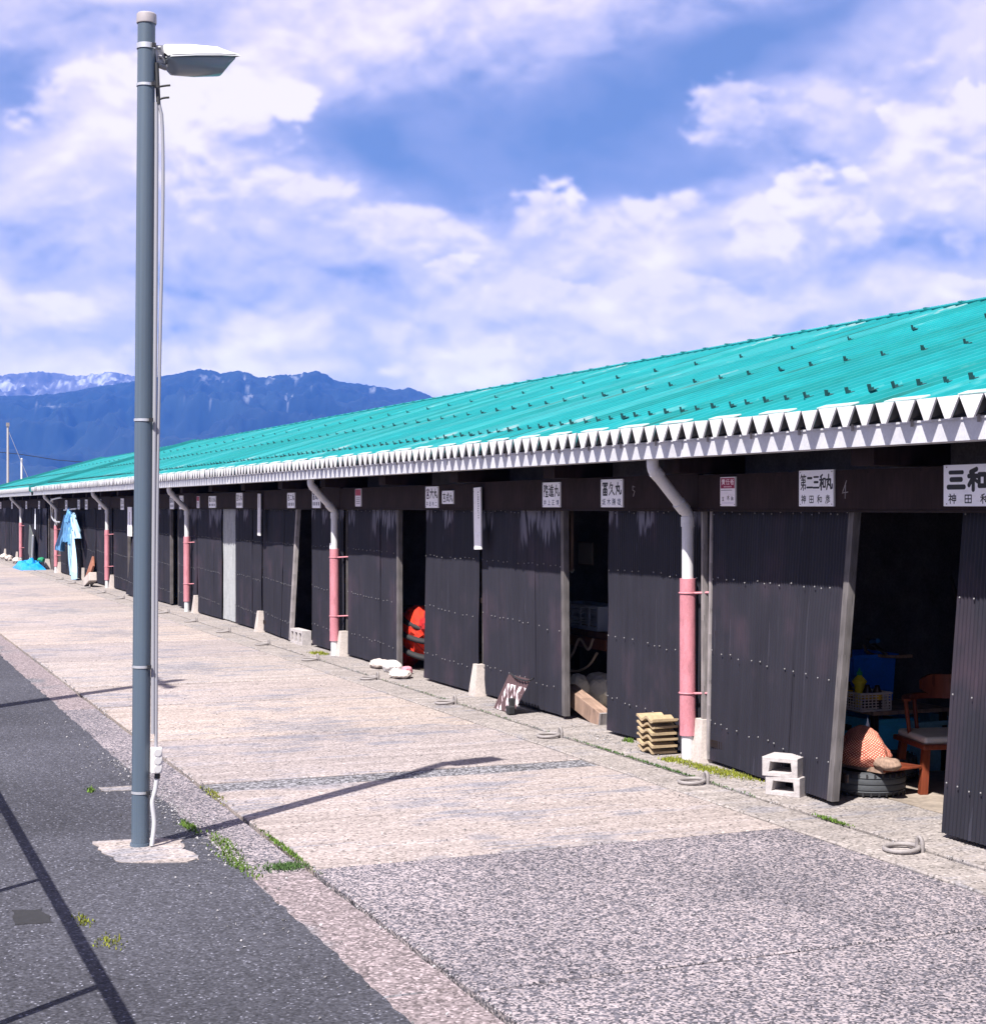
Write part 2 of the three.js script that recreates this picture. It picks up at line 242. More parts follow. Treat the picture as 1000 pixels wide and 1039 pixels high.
// slab with chamfered arrises and a slightly uneven outline
function slab(r0, r1, b0, b1, top, th, ch, jit = 0, seed = 0) {
  const pos = [], pts = [], step = 0.22, add = (x, z, nx, nz) => pts.push([x, z, nx, nz]);
  const run = (x0, z0, x1, z1, nx, nz) => { const n = Math.max(1, Math.round(Math.hypot(x1 - x0, z1 - z0) / step)); for (let i = 0; i < n; i++) { const t = i / n, j = i ? (fbm3((x0 + (x1 - x0) * t) * 3 + seed, (z0 + (z1 - z0) * t) * 3, seed * 1.7, 3) - 0.5) * jit : 0; add(x0 + (x1 - x0) * t + nx * j, z0 + (z1 - z0) * t + nz * j, nx, nz); } };
  const z0 = -b1, z1 = -b0; run(r0, z0, r0, z1, -1, 0); run(r0, z1, r1, z1, 0, 1); run(r1, z1, r1, z0, 1, 0); run(r1, z0, r0, z0, 0, -1);
  const cx = (r0 + r1) / 2, cz = (z0 + z1) / 2, sc = (p) => [p[0] + Math.sign(cx - p[0]) * Math.min(ch, Math.abs(cx - p[0])), p[1] + Math.sign(cz - p[1]) * Math.min(ch, Math.abs(cz - p[1]))];
  const inn = pts.map((p) => { const q = sc(p); return [Math.abs(p[0] - cx) > (r1 - r0) / 2 - ch * 2 ? q[0] : p[0], Math.abs(p[1] - cz) > (z1 - z0) / 2 - ch * 2 ? q[1] : p[1]]; });
  const n = pts.length;
  for (let i = 0; i < n; i++) { const a = pts[i], b = pts[(i + 1) % n], A = inn[i], B = inn[(i + 1) % n];
    pos.push(cx, top, cz, A[0], top, A[1], B[0], top, B[1]);
    pos.push(A[0], top, A[1], a[0], top - ch, a[1], B[0], top, B[1], B[0], top, B[1], a[0], top - ch, a[1], b[0], top - ch, b[1]);
    pos.push(a[0], top - ch, a[1], a[0], top - th, a[1], b[0], top - ch, b[1], b[0], top - ch, b[1], a[0], top - th, a[1], b[0], top - th, b[1]); }
  const g = new THREE.BufferGeometry(); g.setAttribute('position', new THREE.Float32BufferAttribute(pos, 3)); g.computeVertexNormals(); return metric(g);
}

// ---------------------------------------------------------------- ground
const ground0 = structure('ground', metric(new THREE.PlaneGeometry(16000, 16000).rotateX(-Math.PI / 2).translate(0, -0.14, 0)), grain([0.1, 0.1, 0.085], 601, 0.3, 256, 8, 0.95, 0.2));
// joint bed below the slabs: damp dirt that shows in the open joints
const pavement = new THREE.Group(); pavement.name = 'pavement'; pavement.userData = { kind: 'structure' }; scene.add(pavement);
const matDirt = grain([0.05, 0.046, 0.036], 605, 0.5, 256, 10, 0.98, 1);
part('joint_bed', bx(1.8, 14.4, -0.12, -0.06, -8, 72), matDirt, pavement);
const joints = [-7, -3, 0, 2.8, 5.53, 7.7, 10.04, 10.34, 12.35, 14.62, 16.28, 19.1, 21.6, 24.2, 26.6, 29.2, 31.8, 34.4, 37.2, 40, 43, 46, 50, 54, 58, 63, 70];
for (let i = 0; i + 1 < joints.length; i++) {
  const strip = joints[i] === 10.04, near = joints[i + 1] <= 7.71, g = strip ? 0.004 : joints[i] > 11 ? 0.034 : 0.012;
  part('slab', slab(2.2, 4.93, joints[i] + g, joints[i + 1] - g, strip ? -0.006 : 0, 0.1, 0.006, 0.02, i), strip ? matStrip : near ? matCoarse : WORNS[(i * 5 + 2) % 4], pavement);
}
// channel strip beside the asphalt, apron strip, apron up to the shed fronts
const bandJ = [-7, -2, 2.2, 5.6, 7.72, 10.4, 14.6, 19.2, 24, 29, 35, 42, 50, 60, 70];
for (let i = 0; i + 1 < bandJ.length; i++) part('edge_slab', slab(1.86, 2.175, bandJ[i] + 0.004, bandJ[i + 1] - 0.004, -0.004, 0.1, 0.008, 0.03, i + 40), bandJ[i] > 7.5 && bandJ[i] < 14 ? matCoarse : matBand, pavement);
const apJ = [-7, -2, 2.9, 7.74, 11.2, 15.5, 20, 24.4, 28.8, 33.2, 37.6, 42, 46.6, 51, 55.4, 60, 66];
for (let i = 0; i + 1 < apJ.length; i++) {
  part('apron_strip', slab(4.95, 5.248, apJ[i] + 0.006, apJ[i + 1] - 0.006, 0.004, 0.1, 0.008, 0.02, i + 70), matApron, pavement);
  part('apron_slab', slab(5.3, 6.0, apJ[i] + 0.3, apJ[i + 1] + 0.29, 0.004, 0.1, 0.008, 0.025, i + 90), matApron, pavement);
}
part('shed_floor', bx(6.01, 14.2, -0.03, 0.002, -7, 66), grain([0.24, 0.2, 0.165], 607, 0.4, 256, 8, 0.95, 0.5), pavement);
// asphalt lane with a ragged edge
{
  const sh = new THREE.Shape(); sh.moveTo(-70, -80); sh.lineTo(-70, 30); sh.lineTo(1.86, 30);
  for (let z = 12; z > -79; z -= 0.04) sh.lineTo(1.865 + (fbm3(z * 9, 3, 1, 5) - 0.5) * 0.045, z); sh.lineTo(1.86, -80);
  const g = new THREE.ExtrudeGeometry(sh, { depth: 0.08, bevelEnabled: false }); g.rotateX(Math.PI / 2); // shape y -> -z flips, so mirror
  g.scale(1, 1, 1); g.translate(0, 0.002, 0); structure('asphalt_lane', metric(g), matAsphalt);
}
console.log('ground done');

// ---------------------------------------------------------------- boat sheds
const PITCH_R = 0.176, SLOPE = 0.295, R_EAVE = 5.16, Y_EAVE = 2.258, RIB = 0.09, R_RIDGE = 9.85, Y_RIDGE = Y_EAVE + (R_RIDGE - R_EAVE) * SLOPE;
const roofY = (R) => Y_EAVE + (R - R_EAVE) * SLOPE;
function ribPanelGeo(n, side) { // n ribs along local z (0 .. -n*pitch), up the slope in x; side +1 front, -1 back
  const prof = []; for (let k = 0; k < n; k++) { const o = k * PITCH_R; prof.push([o, 0], [o + 0.018, 0], [o + 0.07, RIB], [o + 0.106, RIB], [o + 0.158, 0]); } prof.push([n * PITCH_R, 0], [n * PITCH_R + 0.014, -0.0025]);
  const pos = [], uv = [], idx = [], L = Math.hypot(R_RIDGE - R_EAVE, Y_RIDGE - Y_EAVE), T = 3;
  const tri = [];
  for (let i = 0; i + 1 < prof.length; i++) for (let t = 0; t < T; t++) { const [a, h] = prof[i], [b, k] = prof[i + 1];
    const q = (s, o, e) => { const x = side > 0 ? R_EAVE + (R_RIDGE - R_EAVE) * s : 2 * R_RIDGE - R_EAVE - (R_RIDGE - R_EAVE) * s; return [x - R_EAVE, Y_EAVE + (Y_RIDGE - Y_EAVE) * s + e, -o, o, s * L]; };
    const s0 = t / T, s1 = (t + 1) / T, A = q(s0, a, h), B = q(s0, b, k), C = q(s1, b, k), D = q(s1, a, h); tri.push(A, B, C, A, C, D); }
  for (const p of tri) { pos.push(p[0], p[1], p[2]); uv.push(p[3], p[4]); }
  const g = new THREE.BufferGeometry(); g.setAttribute('position', new THREE.Float32BufferAttribute(pos, 3)); g.setAttribute('uv', new THREE.Float32BufferAttribute(uv, 2)); g.computeVertexNormals(); return g;
}
const PANEL = [0, 1, 2, 3].map((k) => { const g = ribPanelGeo(3, 1), u = g.attributes.uv; for (let i = 0; i < u.count; i++) u.setXY(i, u.getX(i) + k * 0.9, u.getY(i) + k * 1.1); return g; }), PANEL_BACK = ribPanelGeo(3, -1);
const LINING = (() => { const g = ribPanelGeo(3, 1).toNonIndexed(), p = g.attributes.position; for (let i = 0; i < p.count; i++) { const x = p.getX(i); const s0 = x / (R_RIDGE - R_EAVE), k = s0 * 0.12; const h = p.getY(i) - (Y_EAVE + (Y_RIDGE - Y_EAVE) * s0); p.setXYZ(i, 0.003 + k * (R_RIDGE - R_EAVE), Y_EAVE + (Y_RIDGE - Y_EAVE) * k + h - 0.004, p.getZ(i)); } return g; })();
const toothGeo = (() => { // end plate of one valley: wide at the top, narrow at the foot
  const s = new THREE.Shape(); s.moveTo(-0.084, 0.004); s.lineTo(0.084, 0.004); s.lineTo(0.02, -0.108); s.lineTo(-0.02, -0.108); s.closePath();
  const g = new THREE.ExtrudeGeometry(s, { depth: 0.012, bevelEnabled: false }); g.rotateY(-Math.PI / 2); return metric(g);
})();
const stopGeo = (() => metric(mergeGeometries([box(0.005, 0.046, 0.034, 0, 0.023, 0), box(0.055, 0.004, 0.03, 0.028, 0.002, 0), box(0.03, 0.02, 0.004, 0.016, 0.01, 0)].map((g) => g.toNonIndexed ? g : g))))();
const paleGeo = rbox(0.07, 0.012, 0.34, 0.004);
const matPale = grain([0.34, 0.48, 0.46], 611, 0.25, 128, 6, 0.5), matStop = S(0.006, 0.06, 0.062, 0.6), matVerge = grain([0.01, 0.2, 0.2], 613, 0.2, 128, 6, 0.5);
const matPipeDull = grain([0.28, 0.29, 0.3], 617, 0.2, 128, 6, 0.6);

function sheetGeo(w, h, x0, doorW, leanL, leanR, skew, pitch = 0.0318, amp = 0.0045, sag = 0) {
  const n = Math.max(6, Math.round(w / pitch) * 6), rows = 10, pos = [], uv = [], idx = [], sd = w * 91 + x0 * 37 + doorW * 53;
  for (let j = 0; j <= rows; j++) for (let i = 0; i <= n; i++) { const x = x0 + w * i / n, y = h * j / rows, s = x / doorW;
    pos.push(x + skew * (1 - j / rows), y, amp * Math.cos(x / pitch * 2 * Math.PI) + (leanL * (1 - s) + leanR * s) * (1 - j / rows) + 0.022 * (fbm3(x * 2.2 + sd, y * 2.2, sd * 0.7, 3) - 0.5)); uv.push(s, j / rows); }
  for (let j = 0; j < rows; j++) for (let i = 0; i < n; i++) { const a = j * (n + 1) + i; idx.push(a, a + 1, a + n + 2, a, a + n + 2, a + n + 1); }
  const g = new THREE.BufferGeometry(); g.setAttribute('position', new THREE.Float32BufferAttribute(pos, 3)); g.setAttribute('uv', new THREE.Float32BufferAttribute(uv, 2)); g.setIndex(idx); g.computeVertexNormals(); return g;
}
const nailGeo = new THREE.SphereGeometry(0.006, 6, 4).scale(1, 1, 0.7), matNail = S(0.2, 0.195, 0.2, 0.5);
// a hung door of small-wave corrugated sheets: from bL (far, left in view) to bR (near)
function door(shed, bL, bR, o = {}) {
  const w = bL - bR, R = o.R ?? 5.69, H = 1.79 - (o.y0 ?? 0.03), g = new THREE.Group(); g.name = 'door'; shed.add(g);
  g.position.set(R - shed.position.x, (o.y0 ?? 0.03) - shed.position.y, -bL - shed.position.z); g.rotation.y = -Math.PI / 2;
  const lL = o.leanL ?? 0, lR = o.leanR ?? 0, sk = o.skew ?? 0, m = o.mat ?? SHEET[Math.floor(rnd() * 4)], n = Math.max(1, Math.round(w / 0.6));
  const off = (x, y) => (lL * (1 - x / w) + lR * x / w) * (1 - y / H);
  for (let k = 0; k < n; k++) { const s = part('sheet', sheetGeo(w / n + (k < n - 1 ? 0.02 : 0), H, w / n * k, w, lL, lR, sk, o.pitch, o.amp), m, g); s.position.z = k % 2 ? 0.006 : 0; if (o.sheetLabel) s.userData.label = o.sheetLabel; }
  if (!o.plain) {
    const ns = []; for (const y of [H - 0.03, 1.27, 0.76, 0.27]) { let x = 0.03; while (x < w - 0.02) { const yy = y - 0.05 * (x / w) * (y < 1 ? 1 : 0) + rr(-0.012, 0.012); ns.push(nailGeo.clone().translate(x + sk * (1 - yy / H), yy, 0.014 + off(x, yy))); x += rr(0.07, 0.16) + (rnd() < 0.15 ? 0.1 : 0); } }
    const q = part('nails', ns, matNail, g); q.userData.kind = 'stuff';
  }
  const stile = (x, mat, wd = 0.05) => { const t = metric(new THREE.BoxGeometry(wd, H - 0.005, 0.05, 1, 6, 1)), p = t.attributes.position; for (let i = 0; i < p.count; i++) { const y = p.getY(i) + H / 2; p.setXYZ(i, p.getX(i) + x + sk * (1 - y / H), y, p.getZ(i) + off(clamp(x, 0, w), y) + (o.stileZ ?? -0.01)); } t.computeVertexNormals(); part('stile', t, mat, g); };
  if (o.stileR) stile(w + 0.02, o.stileR, o.stileW ?? 0.055); if (o.stileL) stile(-0.012, o.stileL, 0.03);
  // frame rails behind the sheets
  for (const y of [0.12, H / 2, H - 0.08]) part('rail', box(w - 0.04, 0.05, 0.03, w / 2 + sk * (1 - y / H), y, -0.03 + off(w / 2, y) * 0.6), matDarkWood, g);
  return g;
}
function footing(shed, b, R = 5.72, s = 1) {
  const h = 0.3 * s, g = new THREE.CylinderGeometry(0.052 * Math.SQRT2, 0.088 * Math.SQRT2, h, 4, 1).rotateY(Math.PI / 4).translate(R, h / 2 + 0.004, -b).toNonIndexed(); g.computeVertexNormals();
  const o = wpart('footing', metric(g), matConcrete, shed); return o;
}
function downpipe(shed, b) {
  const R = 5.6, w = new THREE.Group(); w.name = 'downpipe'; shed.add(w); w.position.copy(shed.position).negate();
  const c = (r, y0, y1, n = 20) => new THREE.CylinderGeometry(r, r, y1 - y0, n).translate(R, (y0 + y1) / 2, -b);
  part('upper_pipe', [c(0.042, 1.27, 1.7), tube([V(R, 1.69, -b), V(R, 1.735, -b), V(R - 0.015, 1.765, -b + 0.004), V(R - 0.05, 1.8, -b + 0.012)], 0.0425, 12, 18), bar(V(R - 0.05, 1.8, -b + 0.012), V(5.315, 2.035, -b + 0.06), 0.0425, 18), tube([V(5.32, 2.03, -b + 0.06), V(5.295, 2.055, -b + 0.065), V(5.285, 2.09, -b + 0.066), V(5.285, 2.14, -b + 0.066)], 0.0425, 12, 18)], matPipe, w);
  part('socket', [c(0.049, 1.66, 1.73), bar(V(R - 0.03, 1.78, -b + 0.008), V(R - 0.085, 1.832, -b + 0.02), 0.0485, 18), bar(V(5.345, 2.012, -b + 0.055), V(5.3, 2.05, -b + 0.063), 0.0485, 18)], matPipe, w);
  part('lower_sleeve', c(0.057, 0.18, 1.292, 24), matPink, w, 'pink painted sleeve pipe');
  part('foot_pipe', c(0.044, 0.0, 0.2), matPipe, w);
  for (const y of [1.19, 0.48]) { const br = part('bracket', [new THREE.TorusGeometry(0.059, 0.007, 6, 24).rotateX(Math.PI / 2).translate(R, y, -b), bar(V(R + 0.02, y, -b + 0.05), V(5.74, y + 0.01, -b + 0.16), 0.009, 6)], matPink, w); br.userData.label = 'pink pipe bracket'; }
}
function shed(name, label, b0, b1, posts, pipes, doorsFn, cap) {
  const g = thing(name, label, 'boat shed', [5.7, 0, -b0]);
  const roof = new THREE.Group(); roof.name = 'roof'; g.add(roof); roof.position.set(R_EAVE - 5.7, 0, 0);
  const n = Math.round((b1 - b0) / (PITCH_R * 3)), len = n * 3 * PITCH_R, bE = b0 + len;
  for (let k = 0; k < n; k++) { const p = part('roof_panel', PANEL[k % 4 ^ (k >> 2 & 3)], ROOFS[Math.floor(rnd() * 4)], roof); p.position.set(0, 0, -k * 3 * PITCH_R); }
  for (let k = 0; k < n; k++) { const p = part('back_roof_panel', PANEL_BACK, roofMat, roof); p.position.set(0, 0, -k * 3 * PITCH_R); }
  const off = V(-R_EAVE, 0, b0), W3 = (nm, geo, m) => { const p = part(nm, geo, m, roof); p.position.copy(off); return p; };
  // ridge cap
  const rc = []; for (const s of [-1, 1]) { const q = new THREE.BoxGeometry(0.15, 0.014, len); q.rotateZ(-s * Math.atan(SLOPE)); q.translate(R_RIDGE + s * 0.072, Y_RIDGE + RIB - 0.016, -(b0 + bE) / 2); rc.push(metric(q)); }
  W3('ridge_cap', rc, roofMat);
  const bump = []; for (let b = b0 + 0.2; b < bE; b += PITCH_R * 3) bump.push(box(rr(0.05, 0.12), 0.014, rr(0.03, 0.06), R_RIDGE - 0.1, Y_RIDGE + RIB - 0.012, -b)); W3('ridge_bolts', bump, matVerge).userData.kind = 'stuff';
  // eave end plates of the valleys, dark closures behind the open ribs
  let cnt = 0; const farTeeth = [];
  for (let b = b0 + PITCH_R; b < bE - 0.01; b += PITCH_R) { if (cnt < cap.teeth) { cnt++; const t = part('eave_plate', toothGeo, matWhite, roof); t.position.set(-0.004 + rr(-0.003, 0.003), Y_EAVE + RIB + rr(-0.003, 0.002), b0 - b); t.rotation.set(rr(-0.025, 0.025), rr(-0.05, 0.05), rr(-0.05, 0.02)); } else { farTeeth.push(toothGeo.clone().translate(R_EAVE - 0.004, Y_EAVE + RIB, -b)); } }
  if (farTeeth.length) W3('eave_plates', farTeeth, matWhite).userData.kind = 'stuff';
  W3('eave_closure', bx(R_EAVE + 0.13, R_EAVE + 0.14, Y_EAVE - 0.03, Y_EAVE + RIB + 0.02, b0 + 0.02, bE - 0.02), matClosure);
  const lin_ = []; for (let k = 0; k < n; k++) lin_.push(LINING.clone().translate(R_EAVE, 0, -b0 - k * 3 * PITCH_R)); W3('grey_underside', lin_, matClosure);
  // pale repair strips over the first ribs
  for (let b = b0 + 0.1; b < bE - 0.5; b += 0.62) { const p = part('pale_strip', paleGeo, matPale, roof); p.position.set(0.045 + rr(0, 0.01), Y_EAVE + RIB + 0.02, b0 - b - 0.17); p.rotation.z = Math.atan(SLOPE); p.scale.z = rr(0.8, 1.1); if (rnd() < 0.12) p.visible = true; }
  // snow stops, three rows, standing on the ribs
  const far = []; let c2 = 0;
  const rows = [[5.6, 0.227], [7.0, 0.454], [8.3, 0.908]];
  for (const [R, st] of rows) for (let q = b0 + 0.3; q < bE - 0.1; q += st) { const b = q + 0.02; if (b < R * 0.6) continue; const y = roofY(R) + RIB;
    if (c2 < cap.stops && b < cap.stopB) { c2++; const t = part('snow_stop', stopGeo, matStop, roof); t.position.set(R - R_EAVE + rr(-0.01, 0.01), y, b0 - b); t.rotation.set(rr(-0.12, 0.12), rr(-0.25, 0.25), Math.atan(SLOPE)); t.scale.setScalar(rr(0.75, 0.95)); }
    else far.push(stopGeo.clone().rotateZ(Math.atan(SLOPE)).translate(R, y, -b)); }
  if (far.length) W3('snow_stops', far, matStop).userData.kind = 'stuff';
  // verge trims at both gable ends
  for (const [b, t] of [[b0 - 0.02, 0.04], [bE - 0.02, 0.04]]) for (const s of [-1, 1]) { const L = Math.hypot(R_RIDGE - R_EAVE, Y_RIDGE - Y_EAVE), q = new THREE.BoxGeometry(L, 0.2, t); q.rotateZ(s * Math.atan(SLOPE)); q.translate(R_RIDGE - s * (R_RIDGE - R_EAVE) / 2, (Y_EAVE + Y_RIDGE) / 2 + 0.06, -b - t / 2); W3('verge_trim', metric(q), matVerge); }
  // gutter in lengths with clips
  const gs = (a, b) => { const z0 = -b, z1 = -a; return [bx(5.205, 5.211, 2.132, 2.247, a, b), bx(5.2115, 5.35, 2.132, 2.139, a, b), bx(5.3505, 5.356, 2.132, 2.247, a, b), bx(5.197, 5.2045, 2.237, 2.248, a, b)]; };
  for (let a = b0 + 0.05; a < bE - 0.5; a += 4.4) { const e = Math.min(bE - 0.05, a + 4.395), gu = wpart('gutter', gs(a, e), matGutter, g); if (a > b0 + 1) { const j = part('joint_sleeve', bx(5.199, 5.2045, 2.13, 2.236, a - 0.05, a + 0.05), matGutter, gu); } 
    for (let b = a + 0.3; b < e; b += PITCH_R * 3) if (b > 5.8 && b < 40) part('clip', [bx(5.1935, 5.1965, 2.218, 2.256, b, b + 0.02), bx(5.197, 5.35, 2.2495, 2.2545, b, b + 0.02)], matIron, gu); }
  // header beam lengths, outrigger beams, wall plate
  for (let i = 0; i + 1 < posts.length; i++) { if (posts[i] >= b0) wpart('header_beam', bx(5.635, 5.675, 1.782, 2.035 - (i % 2) * 0.012, posts[i] + 0.003, posts[i + 1] - 0.003), matHeader, g); if (posts[i] >= b0) wpart('header_rail', bx(5.63, 5.72, 1.768, 1.781, posts[i] + 0.003, posts[i + 1] - 0.003), matDarkWood, g); }
  for (let i = 0; i < posts.length; i++) for (const d of posts[i] < b0 ? [] : i + 1 < posts.length ? [0, (posts[i + 1] - posts[i]) / 2 - 0.05] : [0]) { const b = posts[i] + d; wpart('outrigger', bx(5.42, 7.2, 2.036, 2.16, b - 0.11, b + 0.11), matHeader, g); wpart('rafter', bx(5.3, 9.8, roofY(5.3) - 0.12, roofY(5.3) - 0.02, b - 0.06, b + 0.06).applyMatrix4(new THREE.Matrix4().makeTranslation(-5.3, -(roofY(5.3) - 0.02), 0).premultiply(new THREE.Matrix4().makeRotationZ(Math.atan(SLOPE))).premultiply(new THREE.Matrix4().makeTranslation(5.3, roofY(5.3) - 0.02, 0))), matDarkWood, g); }
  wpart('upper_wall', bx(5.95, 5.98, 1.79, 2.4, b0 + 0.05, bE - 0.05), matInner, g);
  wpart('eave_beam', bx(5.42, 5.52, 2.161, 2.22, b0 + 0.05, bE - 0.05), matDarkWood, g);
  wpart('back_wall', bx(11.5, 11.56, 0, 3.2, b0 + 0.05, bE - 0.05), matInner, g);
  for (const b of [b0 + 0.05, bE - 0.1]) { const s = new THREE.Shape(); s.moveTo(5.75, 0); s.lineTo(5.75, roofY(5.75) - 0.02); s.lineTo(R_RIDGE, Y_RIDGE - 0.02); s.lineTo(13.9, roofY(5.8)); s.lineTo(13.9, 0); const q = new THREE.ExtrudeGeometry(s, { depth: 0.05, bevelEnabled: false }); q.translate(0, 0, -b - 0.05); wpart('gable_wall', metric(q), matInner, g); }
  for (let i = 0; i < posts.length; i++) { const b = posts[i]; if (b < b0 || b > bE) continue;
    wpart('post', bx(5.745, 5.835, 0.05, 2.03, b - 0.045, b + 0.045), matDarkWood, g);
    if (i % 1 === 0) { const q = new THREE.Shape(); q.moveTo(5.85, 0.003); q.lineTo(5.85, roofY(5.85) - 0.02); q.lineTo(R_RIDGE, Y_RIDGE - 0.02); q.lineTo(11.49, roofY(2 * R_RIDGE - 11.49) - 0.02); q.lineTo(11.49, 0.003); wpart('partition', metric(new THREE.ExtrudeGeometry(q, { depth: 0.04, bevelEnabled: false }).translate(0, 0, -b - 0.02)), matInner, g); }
    footing(g, b - 0.0, 5.69, 1); wpart('edge_post', b === 9.9 ? bx(5.66, 5.7, 0.29, 1.78, b - 0.02, b + 0.005) : bx(5.715, 5.742, 0.29, 1.78, b - 0.01, b + 0.01), b === 9.9 ? matPaleWood : matGreyWood, g); }
  for (const b of pipes) downpipe(g, b);
  doorsFn(g); return g;
}
const posts1 = [-7.6, -3.3, 1.1, 5.5, 9.9, 14.16, 18.55, 22.6, 27.0, 31.4, 35.85, 40.25, 44.75];
const shedA = shed('boat_shed', 'long boat shed in the foreground with teal ribbed roof and dark corrugated doors', -3.846, 46.9, posts1, [9.99, 18.66, 27.42, 36.1, 44.9], (g) => {
  door(g, -1.6, -3.2, { mat: SHEET[0] }); door(g, 1.0, -0.6, { mat: SHEET[2] }); door(g, 2.8, 1.2, { mat: SHEET[1] }); door(g, 5.45, 3.8, { mat: SHEET[2], stileR: matGreyWood });
  door(g, 7.12, 5.54, { leanL: 0.15, leanR: 0.15, mat: SHEET[2], R: 5.71 });
  door(g, 9.8, 8.15, { leanL: 0.03, leanR: 0.16, mat: SHEET[0], stileR: matGreyWood, stileL: matPaleWood, R: 5.7 });
  door(g, 11.41, 9.95, { mat: SHEET[3], R: 5.69, leanL: 0.02 });
  door(g, 14.15, 12.34, { mat: SHEET[1], stileR: matGreyWood, skew: 0.03, R: 5.71 });
  door(g, 15.64, 14.16, { mat: SHEET[3], R: 5.69, leanL: 0.03, leanR: 0.02 });
  door(g, 18.45, 16.62, { mat: SHEET[1], stileR: matGreyWood, R: 5.71 });
  door(g, 19.98, 18.6, { mat: SHEET[3], R: 5.7 });
  door(g, 22.58, 20.74, { mat: SHEET[0], stileR: matPaleWood, leanR: 0.1, R: 5.71, stileW: 0.07 });
  door(g, 24.2, 22.6, { mat: SHEET[3], R: 5.69 });
  door(g, 25.12, 24.22, { mat: matPipeDull, pitch: 0.13, amp: 0.022, plain: true, R: 5.73, sheetLabel: 'white wide-wave corrugated sheet' });
  door(g, 26.95, 25.14, { mat: SHEET[1], R: 5.69 });
  door(g, 28.6, 27.08, { mat: SHEET[1], R: 5.7, stileL: matGreyWood }); door(g, 31.35, 29.3, { mat: SHEET[3], R: 5.69, stileR: matGreyWood });
  door(g, 33.0, 31.5, { mat: SHEET[0], R: 5.7, leanL: 0.2, leanR: 0.2 }); door(g, 35.8, 33.9, { mat: SHEET[2], R: 5.7, stileR: matGreyWood });
  door(g, 38.3, 36.0, { mat: SHEET[0], R: 5.7 }); door(g, 40.2, 38.35, { mat: SHEET[2], R: 5.69 });
  door(g, 42.4, 40.35, { mat: SHEET[2], R: 5.7 }); door(g, 44.7, 42.45, { mat: SHEET[0], R: 5.7 });
}, { teeth: 295, stops: 290, stopB: 34 });
const posts2 = [47.6, 51.6, 55.6, 59.6, 63.6];
const shedB = shed('boat_shed', 'second boat shed at the far end with plain teal roof', 47.25, 64.6, posts2, [53.8], (g) => {
  for (let i = 0; i < 4; i++) { door(g, posts2[i + 1] - 0.05, posts2[i] + 2.15, { mat: SHEET[i % 3], plain: true }); door(g, posts2[i] + 2.0, posts2[i] + 0.1, { mat: SHEET[(i + 1) % 3], plain: true }); }
}, { teeth: 0, stops: 0, stopB: 0 });
console.log('sheds done');

